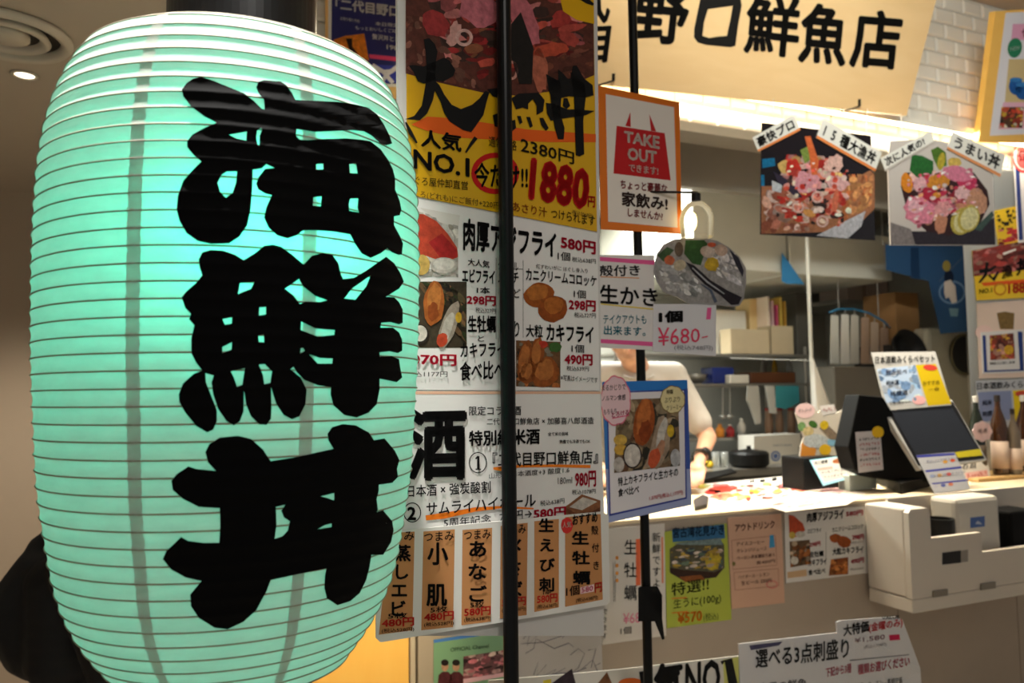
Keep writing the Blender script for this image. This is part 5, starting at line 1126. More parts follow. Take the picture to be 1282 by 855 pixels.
# ------------------------------------------------------------------ on the counter
TP = hplane(CT + .0012)
mn = Sheet('counter_menu', 'large white picture menu with red and yellow dishes lying flat on the counter', 'menu', TP, [(868, 607), (992, 595), (1034, 616), (962, 628), (884, 631)], (236, 230, 220), .001, rough=.3, sc=None)
for x, y, rx, ry, cc in ((905, 612, 17, 5, (206, 74, 60)), (905, 621, 16, 3.4, (226, 120, 80)), (946, 614, 8, 4.5, (232, 190, 50)), (880, 609, 8, 3, (214, 190, 60)), (974, 616, 7, 3, (226, 110, 100)), (1006, 612, 12, 3.5, (210, 80, 56)), (1018, 617, 8, 3, (226, 150, 110)), (930, 622, 8, 3, (180, 190, 130)), (893, 616, 10, 3, (196, 50, 44)), (960, 606, 6, 2.4, (150, 170, 110)), (985, 621, 8, 2.5, (226, 120, 120))): mn.ell(x, y, rx, ry, cc, 2, -4, jit=.15)
for i, (x, y) in enumerate(((938, 605), (951, 604), (966, 602), (980, 600))): mn.T('丼鮨盛膳'[i], x, y, x + 7, y - .8, 4, BK, .03)
rn = random.Random(77)
for i in range(60):
    x, y = rn.uniform(885, 1020), rn.uniform(606, 627)
    if y > 600 + (x - 990) * .5 and y < 631 - (x - 930) * .02: mn.ell(x, y, rn.uniform(2, 6), rn.uniform(1, 2.2), rn.choice([(206, 80, 60), (226, 150, 120), (230, 190, 70), (150, 170, 120), (226, 120, 120), (120, 60, 50), (196, 200, 190)]), 2.6, -4, jit=.2, n=10)
mn.poly([(974, 606), (996, 603), (1002, 607), (980, 610)], (226, 150, 150), 2); mn.done()
mn2 = Sheet('counter_menu', 'smaller pink and white leaflet lying on the counter corner', 'menu', TP.moved(.0014), [(950, 630), (1020, 612), (1052, 608), (1084, 618), (1060, 632), (984, 641)], (230, 214, 200), .001, rough=.3)
mn2.food([(965, 632), (1040, 612), (1070, 622), (990, 637)], None, [(236, 170, 170), (226, 200, 190), (214, 130, 120), (236, 226, 210)], 26, 51, .16, 1); mn2.ell(1042, 613, 14, 5, (236, 190, 190), 3.6); mn2.done()
m = MB(); q = [(868, 630), (880, 623), (887, 626), (885, 636), (870, 640)]; f = [hplane(CT + .0005).at(*p) for p in q]; t_ = [p + V((0, 0, .014)) for p in f]
m.poly(list(reversed(f))); m.poly(t_)
for i in range(5): m.poly([f[i], f[(i + 1) % 5], t_[(i + 1) % 5], t_[i]])
tag(m.build('card_tray', BLK, bev=.002), 'small flat black tray on the counter beside the blue framed poster', 'tray')
VR = .30
m = MB(); zt = uz(1005, 573, VR)[1]; m.sbox(uz(1006, 590, VR)[0], uz(1050, 590, VR)[0], VR, VR + .13, CT + .0005, zt); tag(m.build('display_riser', P('riser_black', (10, 10, 10), .5, spec=.25), bev=.004), 'low black riser on the counter under the paper pop-up', 'riser')
bt = lambda p0, deg: Pl(p0, -SN * cos(radians(deg)) + V((0, 0, 1)) * sin(radians(deg)))
cd = Sheet('tilted_card', 'tilted white card with pale blue edge leaning on the black riser', 'card', bt(shop(VR - .075).at(1050, 602), 30), [(1014, 576), (1057, 570), (1074, 596), (1031, 608)], (150, 206, 226), .003, rough=.3)
cd.poly([(1016, 577), (1056, 571.5), (1071.5, 594), (1032, 604)], (190, 190, 186), 1); cd.T('たこ唐揚', 1020, 582, 1036, 579.5, 4.5, BK, .02); cd.ell(1049, 577, 7, 3, (166, 100, 60), 2, -8); cd.poly([(1023, 586), (1042, 583.5), (1043, 587), (1024, 589.5)], (226, 150, 140), 2)
for i, y in enumerate((592, 597)): cd.scrawl(1028 + i * 3, y + 2, 1064 + i * 3, y - 3, 4, 9, (120, 110, 110), .8, 60 + i)
cd.done()
zr = zt
pu = Sheet('paper_popup', 'cut-out paper pop-up with a pink round tag standing on the black riser', 'pop-up', shop(VR + .06), [(1001, 572), (1003, 556), (1006, 548), (1000, 530), (996, 518), (1000, 508), (1008, 505), (1018, 508), (1024, 516), (1032, 512), (1040, 510), (1046, 518), (1056, 512), (1056, 532), (1052, 540), (1058, 550), (1060, 558), (1048, 560), (1046, 574)], (214, 204, 188), .004, rough=.5)
pu.ell(1008, 514, 12.5, 9.5, (240, 206, 204), 3, part='colour_block'); pu.scrawl(1000, 517, 1017, 515, 5, 5, (150, 130, 130), .8, 71)
pu.ell(1018, 531, 6, 4, (70, 116, 50), 3, 30); pu.ell(1004, 534, 5, 6, (130, 170, 110), 2.5); pu.ell(1032, 532, 5.5, 5.5, (230, 196, 40), 3.5); pu.poly([(1026, 536), (1032, 528), (1050, 545), (1057, 552), (1040, 550)], (150, 130, 110), 3, 'photo_print'); pu.ell(1012, 540, 7, 6, (226, 206, 150), 3); pu.ell(1022, 552, 16, 9, (214, 220, 220), 3.2, jit=.1); pu.poly([(1004, 554), (1022, 562), (1020, 573), (1002, 572)], (230, 150, 60), 3); pu.ell(1033, 563, 7.5, 7, (236, 186, 40), 4, part='colour_block'); pu.poly([(1036, 550), (1060, 552), (1059, 559), (1036, 558)], (130, 180, 210), 3.4); pu.poly([(1026, 508), (1044, 506), (1048, 516), (1030, 520)], (232, 226, 222), 2.6); pu.scrawl(1030, 516, 1046, 514, 5, 5, (170, 90, 90), .8, 72); pu.done()
m = MB(); m.pbox(1064, 594, 1098, 616, .20, .26); zz = min(p.z for p in m.v)
for p in m.v:
    if abs(p.z - zz) < 1e-4: p.z = CT + .003
tag(m.build('acrylic_block', P('acrylic_pale', (206, 216, 206), .2), bev=.003), 'pale frosted acrylic block on the counter beside the black terminal', 'block')

# register terminal
VT_ = .04
tm = thing('register_terminal', 'black touchscreen register with price sheets taped above and below its screen', 'register', S(uz(1130, 615, VT_)[0], .2, CT))
PB = P('terminal_black', (4, 4, 4), .65, spec=.15)
def prism(m, pts, v0, v1):
    a = [shop(v0).at(*p) for p in pts]
    for p in a: p.z = max(p.z, CT + .003)
    b = [p + SN * (v1 - v0) for p in a]; n = len(a)
    m.poly(a, tess=True); m.poly(b, tess=True)
    for i in range(n): m.poly([a[i], a[(i + 1) % n], b[(i + 1) % n], b[i]])
m = MB(); pts = [(1094, 594), (1128, 588), (1168, 602), (1168, 611), (1128, 618), (1096, 607)]; a = [hplane(CT + .0006).at(*p) for p in ((1094, 604), (1130, 596), (1170, 608), (1128, 619))]
m.hexa(a, [p + V((0, 0, .045)) for p in a]); m.build('base', PB, tm, bev=.005)
m = MB(); prism(m, [(1062, 560), (1076, 494), (1106, 497), (1152, 574), (1168, 604), (1128, 604), (1094, 598), (1070, 588)], VT_ + .09, VT_ + .165); m.build('stand', PB, tm, bev=.004)
PNL = bt(shop(VT_).at(1180, 590), 22)
def slab(name, pl, q, th, mat_, par, bev=0.0):
    m = MB(); f = [pl.at(*p) for p in q]; m.hexa(f, [p - pl.n * th for p in f]); return m.build(name, mat_, par, bev=bev)
slab('screen_frame', PNL, [(1100, 505), (1192, 500), (1236, 576), (1152, 588)], .022, P('frame_grey', (170, 168, 164), .4), tm, .002)
slab('screen', PNL.moved(.001), [(1114, 513), (1191, 509), (1226, 564), (1148, 571)], .001, P('screen_glass', (34, 37, 44), .12), tm)
slab('screen_border', PNL.moved(.0006), [(1108, 508), (1193, 503), (1233, 574), (1150, 583)], .001, P('border_black', (14, 14, 16), .3), tm)
pp = Sheet('price_sheet', None, None, bt(PNL.at(1150, 508, .006), 14), [(1091, 441), (1171, 440), (1191, 507), (1109, 514)], (196, 194, 190), .0015, rough=.35, sc=(1050, 420, 4.276), root=tm, qpx=True)
pp.T('日本酒飲みくらべセット', 195, 152, 514, 142, 40, BK, .02); pp.poly([(205, 180), (410, 158), (455, 345), (255, 362)], (186, 206, 232), 1); pp.food([(205, 180), (410, 158), (455, 345), (255, 362)], None, [(150, 182, 222), (206, 218, 236), (130, 166, 214)], 24, 81, .2, 1.2, 'photo_print'); pp.poly([(412, 158), (520, 152), (604, 366), (478, 376)], (214, 182, 14), 1.2); pp.ell(490, 172, 38, 16, (206, 66, 50), 3, 6, 'colour_block'); pp.ell(430, 346, 36, 24, (236, 180, 180), 4, part='colour_block')
pp.T('飲み比べ', 252, 212, 366, 206, 30, (90, 90, 110), .02, L=6); pp.T('純米酒', 254, 268, 322, 264, 28, (30, 30, 50), .02, L=6); pp.T('特撰酒', 276, 328, 368, 318, 28, (30, 30, 50), .02, L=6); pp.T('おすすめ', 450, 268, 540, 262, 24, (120, 100, 20), .01, L=6); pp.T('一合', 480, 300, 540, 294, 20, (90, 60, 10), .01, L=6); pp.T('各種3種セット', 270, 370, 385, 362, 16, (90, 90, 100), .006, L=6); pp.done()
lp = Sheet('price_sheet', None, None, PNL.moved(.004), [(1147, 570), (1195, 566), (1215, 612), (1170, 618)], (186, 186, 190), .0012, rough=.35, sc=(1050, 420, 4.276), root=tm, qpx=True)
NV = (50, 56, 150)
for (x0, y0, x1, y1, h_) in ((414, 642, 618, 628, 12), (462, 722, 655, 700, 10), (497, 790, 690, 770, 7)): lp.poly([(x0, y0), (x1, y1), (x1 + 6, y1 + h_), (x0 + 6, y0 + h_)], NV, 1)
for x, y, c_ in ((570, 676, (206, 150, 60)), (610, 668, (206, 90, 60)), (500, 752, (150, 160, 190)), (540, 748, (226, 170, 60)), (590, 742, (206, 80, 60)), (520, 808, (180, 180, 190)), (560, 802, (90, 100, 160)), (600, 796, (200, 120, 90))): lp.ell(x, y, 13, 9, c_, 2, part='colour_block')
for y in (682, 760): lp.scrawl(470 + (y - 682) * .5, y, 640 + (y - 682) * .5, y - 22, 14, 12, (100, 100, 130), 3, y)
lp.done()
yl = Sheet('price_sheet', None, None, PNL.moved(.003), [(1196, 566), (1227, 562), (1230, 570), (1199, 573)], (200, 184, 30), .0012, rough=.35, root=tm).done()
sp_ = Sheet('price_sheet', None, None, shop(VT_ + .086), [(1071, 541), (1102, 539), (1106, 588), (1075, 592)], (196, 192, 196), .0012, rough=.3, root=tm)
for i in range(6): sp_.scrawl(1075 + i * .3, 552 + i * 6.4, 1101 + i * .3, 550 + i * 6.4, 3.4, 7, ((70, 66, 70), (170, 60, 70))[i % 2], .9, 90 + i)
sp_.ell(1099, 541, 7.5, 7.5, (226, 182, 30), 4, part='colour_block'); sp_.done()
wc = Sheet('price_card', 'small white hand lettered card standing between the register and the sake bottles', 'card', bt(shop(.22).at(1225, 598), 18), [(1200, 572), (1236, 570), (1240, 597), (1206, 601)], (216, 208, 196), .0015, rough=.5)
wc.T('お酒', 1205, 588, 1222, 586, 11, (70, 66, 62), .004); wc.poly([(1208, 592), (1236, 588), (1237, 596), (1210, 599)], (226, 176, 166), 1); wc.scrawl(1210, 598, 1236, 594, 5, 6, (190, 80, 70), .9, 99); wc.done()

# white cash enclosure on the counter front
VF, VB = -.20, -.0095
WB = P('enclosure_white', (218, 208, 194), .4, noise=.02)
cx = thing('cash_enclosure', 'boxy white enclosure with stepped front and slot hung on the counter front', 'enclosure', S(uz(1200, 760, VF)[0], -.1, .7))
ul_, _ = uz(1140, 700, VF); ur_ = uz(1345, 700, VF)[0]; ui = uz(1165, 660, VF)[0]
zt_ = uz(1140, 638, VF)[1]; zs1 = uz(1195, 670.5, VF)[1]; zs2 = uz(1240, 690, VF)[1]; zseam = uz(1148, 750, VF)[1]; zbt = uz(1148, 768, VF)[1]; us = uz(1229, 680, VF)[0]
m = MB(); m.sbox(ul_, ui, VF + .0225, VB, zseam + .001, zt_); m.build('side_block', WB, cx, bev=.006)
m = MB(); uz_ = [(ul_, zseam + .001), (ur_, zseam + .001), (ur_, zs2), (us, zs2), (us, zs1), (ui, zs1), (ui, zt_ - .012), (ui - .012, zt_), (ul_ + .012, zt_), (ul_, zt_ - .012)]
fa = [S(u, VF, z) for u, z in uz_]; fb = [S(u, VF + .022, z) for u, z in uz_]; m.poly(fa, tess=True); m.poly(fb, tess=True)
for i in range(len(fa)): m.poly([fa[i], fa[(i + 1) % len(fa)], fb[(i + 1) % len(fa)], fb[i]])
m.build('front_panel', WB, cx)
m = MB(); m.sbox(ul_ + .001, ur_, VF + .001, VB, zbt, zseam - .001); m.build('lower_tray', WB, cx, bev=.004)
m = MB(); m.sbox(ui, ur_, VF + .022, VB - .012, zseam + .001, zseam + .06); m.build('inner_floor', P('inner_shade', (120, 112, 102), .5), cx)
m = MB(); m.sbox(ui, ur_, VB - .012, VB, zseam + .001, CT + .002); m.build('back_panel', WB, cx)
q = [(1180, 692), (1212, 688), (1212, 703), (1180, 707)]; fp = shop(VF)
slab('slot', fp.moved(.0012), [(1180, 692), (1203, 689), (1203, 704.5), (1180, 707)], .0015, P('slot_black', (20, 16, 14), .6), cx); slab('slot_frame', fp.moved(.0008), [(1203, 689.5), (1212, 688), (1212, 703), (1203, 704)], .001, P('slot_grey', (150, 142, 132), .5), cx)
for x, y in ((1178, 743), (1238, 734)): slab('hinge', fp.moved(.006), [(x - 9, y - 3), (x + 9, y - 5.5), (x + 9, y + 2.5), (x - 9, y + 5)], .007, P('hinge_nickel', (150, 142, 128), .3, .7), cx, .001)
zi = zseam + .06
cr = thing('card_reader', 'white rounded card machine with a blue sticker inside the cash enclosure', 'card reader', S(uz(1225, 690, -.13)[0], -.1, zi))
m = MB(); m.sbox(uz(1197, 650, -.14)[0], uz(1253, 650, -.14)[0], -.14, -.026, zi + .0005, uz(1225, 622, -.14)[1]); m.build('housing', P('reader_white', (224, 218, 206), .35), cr, bev=.018)
slab('sticker', shop(-.1408), [(1215, 648), (1233, 646), (1233, 659), (1215, 661)], .0008, P('sticker_blue', (70, 106, 176), .4), cr); slab('sticker_mark', shop(-.1414), [(1221, 656), (1224, 652), (1226, 653), (1230, 656.5)], .0005, P('mark_white', (196, 206, 226), .5), cr)
mt_ = MB(); c = S(uz(1180, 655, -.12)[0] - .002, -.11, zi + .0005); hh = uz(1190, 648, -.12)[1] - zi
mt_.lathe(c, [(.042, 0), (.05, hh * .6), (.05, hh), (.043, hh), (.04, hh * .8), (.001, hh * .78)], 32); tr_ = mt_.build('coin_tray', BLK, smooth=False); tag(tr_, 'round black coin tray inside the cash enclosure beside the white card machine', 'coin tray')
u0 = uz(1262, 650, -.14)[0]
m = MB(); m.sbox(u0, u0 + .16, -.15, -.03, zi + .0005, uz(1265, 640, -.14)[1]); tag(m.build('receipt_printer', PB, bev=.01), 'black receipt printer inside the cash enclosure at its far end', 'printer')

# sake bottles on a wooden board
VBt = .24; zbd = CT + .016
m = MB(); m.sbox(uz(1206, 590, VBt)[0], 2.6, VBt - .07, VBt + .14, CT + .0005, zbd); tag(m.build('serving_board', wood('board_wood', (206, 170, 110), (180, 140, 84), .45, 3, (8, 1, 1)), bev=.003), 'pale wooden serving board on the counter under the sake bottles', 'board')
BG, CW = P('bottle_brown', (62, 34, 14), .12, spec=.8), P('crown_white', (206, 200, 190), .4); LBL = P('sake_label', (206, 180, 160), .6)
bottle('sake_bottle', 'dark green sake bottle with a pink paper tag at the register side', 1221, 496, zbd, VBt + .03, .034, P('bottle_green', (26, 32, 22), .12, spec=.8), CW, 'bottle', 'sake bottles on the serving board', (.08, .38, P('label_dark', (70, 56, 40), .6)), .34)
bottle('sake_bottle', 'brown sake bottle standing between the green bottle and the clear one', 1248, 495, zbd, VBt, .036, BG, P('crown_dark', (40, 30, 24), .4), 'bottle', 'sake bottles on the serving board', (.08, .42, LBL), .34)
bottle('sake_bottle', 'slim clear sake bottle standing before the last brown bottle', 1267, 512, zbd, VBt - .03, .028, P('bottle_clear', (110, 96, 80), .1, spec=.8), P('crown_dark', (40, 30, 24), .4), 'bottle', 'sake bottles on the serving board', (.08, .40, LBL), .34)
bottle('sake_bottle', 'brown sake bottle last in the row at the picture edge', 1280, 495, zbd, VBt + .03, .036, BG, CW, 'bottle', 'sake bottles on the serving board', (.08, .42, LBL), .34)
pt = Sheet('round_tag', 'scalloped pink round tag hung on the green sake bottle', 'tag', shop(VBt - .012), [(1230 + 12 * (1 + .06 * cos(8 * t)) * cos(t), 540 + 12.5 * (1 + .06 * cos(8 * t)) * sin(t)) for t in [2 * pi * i / 48 for i in range(48)]], (236, 200, 198), .0015, rough=.6)
pt.T('地酒', 1224, 543, 1236, 542, 6, (120, 90, 90), .01); pt.done()

# clear sleeve panel with posters at the far end of the counter
CP_ = shop(.375)
ac = thing('acrylic_screen', 'clear upright acrylic screen at the far end of the counter carrying posters', 'screen', S(uz(1300, 600, .38)[0], .38, CT))
m = MB(); ua_, ub_ = uz(1214, 450, .38)[0], 2.95; m.sbox(ua_, ub_, .379, .383, CT + .0005, zb - .001); m.build('panel', clear('acrylic_clear', (240, 240, 236), .02), ac)
m = MB(); m.sbox(ua_, ua_ + .05, .35, .42, CT + .0005, CT + .014); m.sbox(ub_ - .05, ub_, .35, .42, CT + .0005, CT + .014); m.build('foot', P('acrylic_foot', (200, 200, 194), .2), ac)
y1 = Sheet('price_poster', 'small yellow poster with black dots above the red rice bowl poster on the acrylic screen', 'poster', CP_, [(1244, 264), (1300, 252), (1300, 306), (1250, 306)], (232, 190, 30), .0015, rough=.3)
y1.food([(1246, 266), (1275, 260), (1275, 290), (1250, 292)], None, [(30, 26, 20), (50, 40, 20)], 18, 61, .12, 1); y1.food([(1250, 286), (1300, 282), (1300, 306), (1250, 306)], None, [(206, 60, 60), (226, 120, 120), (170, 40, 44)], 24, 62, .2, 1); y1.done()
y2 = Sheet('price_poster', 'small red and yellow rice bowl poster on the acrylic screen above the bottles', 'poster', CP_.moved(.002), [(1217, 314), (1300, 298), (1300, 372), (1223, 376)], (238, 196, 24), .0015, rough=.3)
y2.food([(1217, 314), (1300, 298), (1300, 336), (1219, 346)], (150, 60, 54), [(176, 66, 60), (206, 120, 116), (120, 40, 36), (96, 40, 34), (200, 150, 130)], 46, 63, .14, 1); y2.brush([(1256, 318, 3), (1272, 312, 2)], (240, 234, 226), 5)
y2.brush([(1226, 340, 5), (1240, 338, 4), (1247, 333, 3)], BK); y2.brush([(1236, 328, 4), (1234, 344, 4), (1226, 354, 2)], BK); y2.brush([(1238, 344, 3), (1244, 350, 5), (1250, 340, 3)], BK); y2.T('漁', 1254, 350, 1268, 346, 16, BK, .03); y2.T('丼', 1272, 346, 1290, 342, 22, BK, .04)
y2.poly([(1228, 354), (1300, 348), (1300, 353), (1232, 358)], (226, 90, 30), 2); y2.T('NO.1', 1226, 368, 1242, 366, 6, BK, .03); y2.ring(1252, 362, 8, 8, 2, (196, 120, 30), 3); y2.T('1880', 1262, 368, 1292, 366, 14, (214, 60, 40), .04); y2.done()
y3 = Sheet('menu_poster', 'pinkish white sheet with a brown basket picture on the acrylic screen', 'poster', CP_, [(1223, 380), (1300, 374), (1300, 472), (1226, 474)], (232, 206, 188), .0015, rough=.3)
y3.poly([(1248, 392), (1258, 390), (1270, 392), (1269, 412), (1252, 412)], (140, 110, 60), 2, 'photo_print'); y3.ell(1232, 416, 11, 9, (240, 206, 196), 3, part='colour_block'); y3.done()
y4 = Sheet('dish_poster', 'small dish poster with navy side bars on the acrylic screen below the basket picture', 'poster', CP_.moved(.002), [(1228, 416), (1282, 412), (1284, 466), (1230, 468)], (226, 220, 216), .0015, rough=.3)
NB = (34, 60, 126)
y4.poly([(1230, 420), (1234, 420), (1236, 464), (1232, 464)], NB, 1); y4.poly([(1274, 415), (1280, 415), (1282, 463), (1277, 463)], NB, 1); y4.poly([(1232, 464), (1282, 462), (1282, 464), (1232, 466)], NB, 1)
y4.food([(1239, 420), (1269, 417), (1271, 449), (1240, 451)], (130, 60, 44), [(176, 70, 44), (226, 170, 60), (110, 44, 34), (206, 150, 130), (200, 90, 70)], 40, 64, .2, 1); y4.ell(1263, 438, 6, 6, (236, 180, 40), 5); y4.T('特製うに刺し定食', 1239, 457, 1271, 455, 3.4, BK, .01); y4.done()
y5 = Sheet('price_sheet', 'sake tasting price sheet on the acrylic screen behind the bottles', 'poster', CP_, [(1221, 477), (1300, 474), (1300, 540), (1228, 542)], (196, 196, 200), .0015, rough=.35)
y5.T('日本酒飲みくらべ', 1223, 488, 1290, 485, 9, BK, .02); y5.poly([(1224, 491), (1266, 489), (1268, 525), (1228, 528)], (140, 150, 186), 1); y5.T('純米', 1230, 508, 1242, 507, 7, (30, 30, 50), .02); y5.T('特撰', 1230, 522, 1242, 521, 7, (30, 30, 50), .02); y5.poly([(1268, 489), (1300, 487), (1300, 540), (1272, 540)], (240, 206, 20), 1.2); y5.ell(1280, 493, 9, 4, (206, 76, 50), 3, part='colour_block'); y5.done()
y6 = Sheet('hanging_poster', 'narrow navy edged poster hung by the round red tag at the picture edge', 'poster', CP_.moved(.0045), [(1269, 205), (1310, 200), (1312, 300), (1275, 304)], (226, 222, 222), .0015, rough=.3)
y6.poly([(1271, 208), (1276, 207), (1281, 300), (1276, 301)], (40, 56, 120), 1); y6.done()
y7 = Sheet('round_tag', 'round red tag with white border at the head of the navy edged poster', 'tag', CP_.moved(.0065), [(1282 + 14 * cos(t), 196 + 20 * sin(t)) for t in [2 * pi * i / 36 for i in range(36)]], (204, 60, 60), .0015, rough=.5)
y7.ring(1282, 196, 12, 17, 1.5, (236, 200, 196), 1); y7.T('旬', 1274, 204, 1288, 202, 16, (60, 20, 24), .02); y7.done()

# ------------------------------------------------------------------ display signs low in front
FP = shop(-.42)
def stand(root, plane, xs, y):
    for x in xs:
        t = plane.at(x, y, -.008); m = MB(); m.tube([V((t.x, t.y, .012)), t], .005, 8); m.build('stand_rod', STEEL, root)
        m = MB(); m.lathe((t.x, t.y, 0), [(.07, 0), (.07, .008), (.02, .014)], 24); m.build('stand_base', STEEL, root)
s1 = Sheet('ranking_sign', 'white plastic sleeved sign with huge black NO1 lettering low in front of the counter', 'sign', FP, [(612, 852), (700, 845), (776, 838), (926, 821), (932, 960), (612, 960)], (228, 224, 214), .004, rough=.25)
s1.poly([(905, 826), (926, 822), (932, 960), (912, 960)], (216, 216, 120), 1); s1.poly([(690, 856), (716, 837), (722, 860), (690, 870)], (70, 58, 66), 2, 'photo_print'); s1.ph = 'photo_print#2'; s1.poly([(740, 866), (760, 841), (772, 870)], (140, 92, 60), 2, 'photo_print'); s1.ell(790, 856, 16, 7.5, (238, 116, 40), 2, part='colour_block'); s1.poly([(680, 852), (690, 850), (690, 870), (680, 870)], (226, 206, 60), 1); s1.poly([(612, 852), (640, 850), (640, 870), (612, 870)], (200, 190, 176), 1)
s1.brush([(806, 840, 12), (812, 872, 14)], BK); s1.T('気', 818, 880, 856, 874, 48, BK, .05); s1.T('NO', 858, 876, 902, 870, 46, BK, .03); s1.brush([(903, 830, 5), (912, 826, 10), (920, 868, 12)], BK); s1.brush([(824, 848, 4), (840, 838, 6), (848, 836, 3)], BK)
stand(s1.o, FP, (660, 880), 900); s1.done()
slab('clear_sleeve', FP.moved(.0035), [(776, 834), (928, 815), (934, 955), (776, 955)], .0008, clear('sleeve_film', (240, 240, 236), .0, .05, .12), s1.o)
FP2 = FP.moved(.0075)
s2 = Sheet('menu_sign', 'white plastic sleeved three-kind sashimi sign low in front of the white cash enclosure', 'sign', FP2, [(925, 806), (1048, 792), (1047, 779), (1052, 777), (1122, 772), (1130, 776), (1152, 836), (1162, 960), (930, 960)], (222, 220, 220), .004, rough=.25)
s2.poly([(938, 808), (980, 803), (975, 808), (940, 814)], (74, 72, 104), 2); s2.T('選べる3点刺盛り', 946, 837, 1063, 824, 24, BK, .02, hr=26)
s2.T('大特価', 1056, 797, 1088, 791, 15, BK, .03); s2.T('(金曜のみ)', 1088, 793, 1130, 786, 13, (226, 60, 66), .02); s2.T('VALUE', 1104, 776, 1126, 774, 4, BK, .02); s2.poly([(1113, 795), (1126, 794), (1127, 801), (1114, 802)], (206, 40, 80), 2); s2.T('¥1,580', 1070, 806, 1108, 801, 7, (150, 100, 110), .004); s2.T('(税込1,738円)', 1082, 813, 1110, 809, 5, (110, 106, 110), .002)
s2.poly([(1064, 826), (1138, 819), (1138, 820), (1064, 827.5)], (90, 88, 90), 2); s2.T('下記から3種', 1034, 848, 1066, 842, 12, (204, 60, 90), .02); s2.T('種類お選びください', 1074, 845, 1139, 834, 13, (196, 30, 70), .03)
s2.T('本日の鮮魚', 950, 866, 1010, 860, 11, (70, 68, 70), .006); s2.T('まぐろ・サーモン・真鯛定番', 1068, 866, 1130, 858, 11, (60, 58, 60), .01)
stand(s2.o, FP2, (1000, 1110), 920); s2.done()
slab('clear_sleeve', FP2.moved(.003), [(924, 803), (1054, 776), (1156, 840), (930, 955)], .0008, clear('sleeve_film', (0, 0, 0), 0), s2.o)

# ------------------------------------------------------------------ people
SKIN, HAIR = P('skin', (214, 166, 138), .5, noise=.05), P('hair_black', (24, 20, 18), .5, noise=.2, scale=60)
def head(m, c, r, f, up):                        # c centre, f facing, up; adds skull, jaw, nose, ears, lips, brows
    f = V(f).normalized(); up = V(up); up = (up - f * up.dot(f)).normalized(); s_ = f.cross(up)
    at = lambda a, b, d: V(c) + s_ * (a * r) + f * (b * r) + up * (d * r)
    q = Matrix((s_, f, up)).transposed().to_quaternion()
    m.ball(at(0, -.08, .18), (r * .78, r * .95, r * .86), 20, 14, q=q); m.ball(at(0, .12, -.35), (r * .64, r * .74, r * .72), 18, 12, q=q)
    m.ball(at(0, .42, -.82), (r * .36, r * .32, r * .26), 14, 10, q=q)
    m.cap(at(0, .86, .12), at(0, 1.02, -.22), r * .09, r * .15); m.ball(at(0, .82, -.52), (r * .28, r * .12, r * .07), q=q); m.ball(at(0, .82, -.62), (r * .24, r * .11, r * .07), q=q)
    for k in (-1, 1):
        m.ball(at(.76 * k, -.05, -.12), (r * .09, r * .2, r * .3), q=q); m.ball(at(.33 * k, .76, .2), (r * .3, r * .14, r * .09), q=q); m.ball(at(.42 * k, .62, -.2), (r * .26, r * .22, r * .22), q=q)
    return at
def hair(parent, at, r, q, long=0):
    m = MB(); m.ball(at(0, -.16, .3), (r * .88, r * 1.0, r * .86), 24, 16, q=q)
    m.v = [p for p in m.v]; keep = []
    o = m.build('hair', HAIR, parent, smooth=True); return o
def eyes(parent, at, r):
    for k in (-1, 1):
        m = MB(); m.ball(at(.33 * k, .72, .03), r * .13); m.build('eye', P('eye_white', (230, 226, 220), .2), parent, smooth=True)
        m = MB(); m.ball(at(.33 * k, .80, .03), r * .075); m.build('iris', P('iris_dark', (30, 22, 18), .2), parent, smooth=True)
def fingers(m, wr, d, side, nrm, L, spread=.010, curl=.5):
    d, side, nrm = V(d).normalized(), V(side).normalized(), V(nrm).normalized(); pc = V(wr) + d * L * .28
    m.cap(V(wr), pc, .026, .030); m.ball(pc + d * L * .14, (.036, .036, .022))
    for i, ln in enumerate((.9, 1.0, .94, .74)):
        b = pc + d * L * .26 + side * ((i - 1.5) * .020); p1 = b + (d * .8 - nrm * .3 * curl) * L * .24 * ln; p2 = p1 + (d * .6 - nrm * .8 * curl).normalized() * L * .17 * ln; p3 = p2 + (d * .3 - nrm * 1.0 * curl).normalized() * L * .12 * ln
        m.cap(b - d * .02, p1, .0105, .0095); m.cap(p1, p2, .0095, .0085); m.cap(p2, p3, .0085, .007)
    b = pc - side * .028; p1 = b + (d * .5 - side * .8 - nrm * .2).normalized() * L * .22; p2 = p1 + (d * .9 - side * .2 - nrm * .3).normalized() * L * .17
    m.cap(b, p1, .013, .011); m.cap(p1, p2, .011, .008)
# cook behind the counter
YC = 3.52
chin = Pt(790, 464, YC - .12)
ck = thing('person', 'cook in a white t-shirt and black wrist watch working behind the counter', 'person', V((Pt(800, 500, YC).x, YC, 0)))
cX = Pt(797, 470, YC).x; zsh = Pt(842, 470, YC).z - .02
hd = Pt(788, 424, YC - .10); fdir = V((-.25, -.9, -.35))
m = MB(); at = head(m, hd, .108, fdir, (0, 0, 1))
sL, sR = Pt(843, 474, YC), Pt(743, 474, YC); eL, wL = Pt(886, 548, YC - .06), Pt(876, 577, YC - .26); wL.z = max(wL.z, CT + .115)
eR, wR = Pt(715, 550, YC - .05), Pt(745, 590, YC - .28); wR.z = CT + .12
nk = V((cX, YC - .02, zsh + .05))
m.cap(nk, V(hd) + V((0, .03, -.05)), .062, .056)
m.cap(sR, sL, .062, .062); ch = V((cX, YC + .02, zsh - .15)); wa = V((cX, YC + .04, 1.02)); 
for t in range(9):
    p = ch.lerp(wa, t / 8); m.ball(p, (.165 - .02 * t / 8, .105, .10))
m.ball(V((cX, YC, zsh - .05)), (.16, .09, .1)); m.ball(wa - V((0, 0, .1)), (.165, .12, .13))
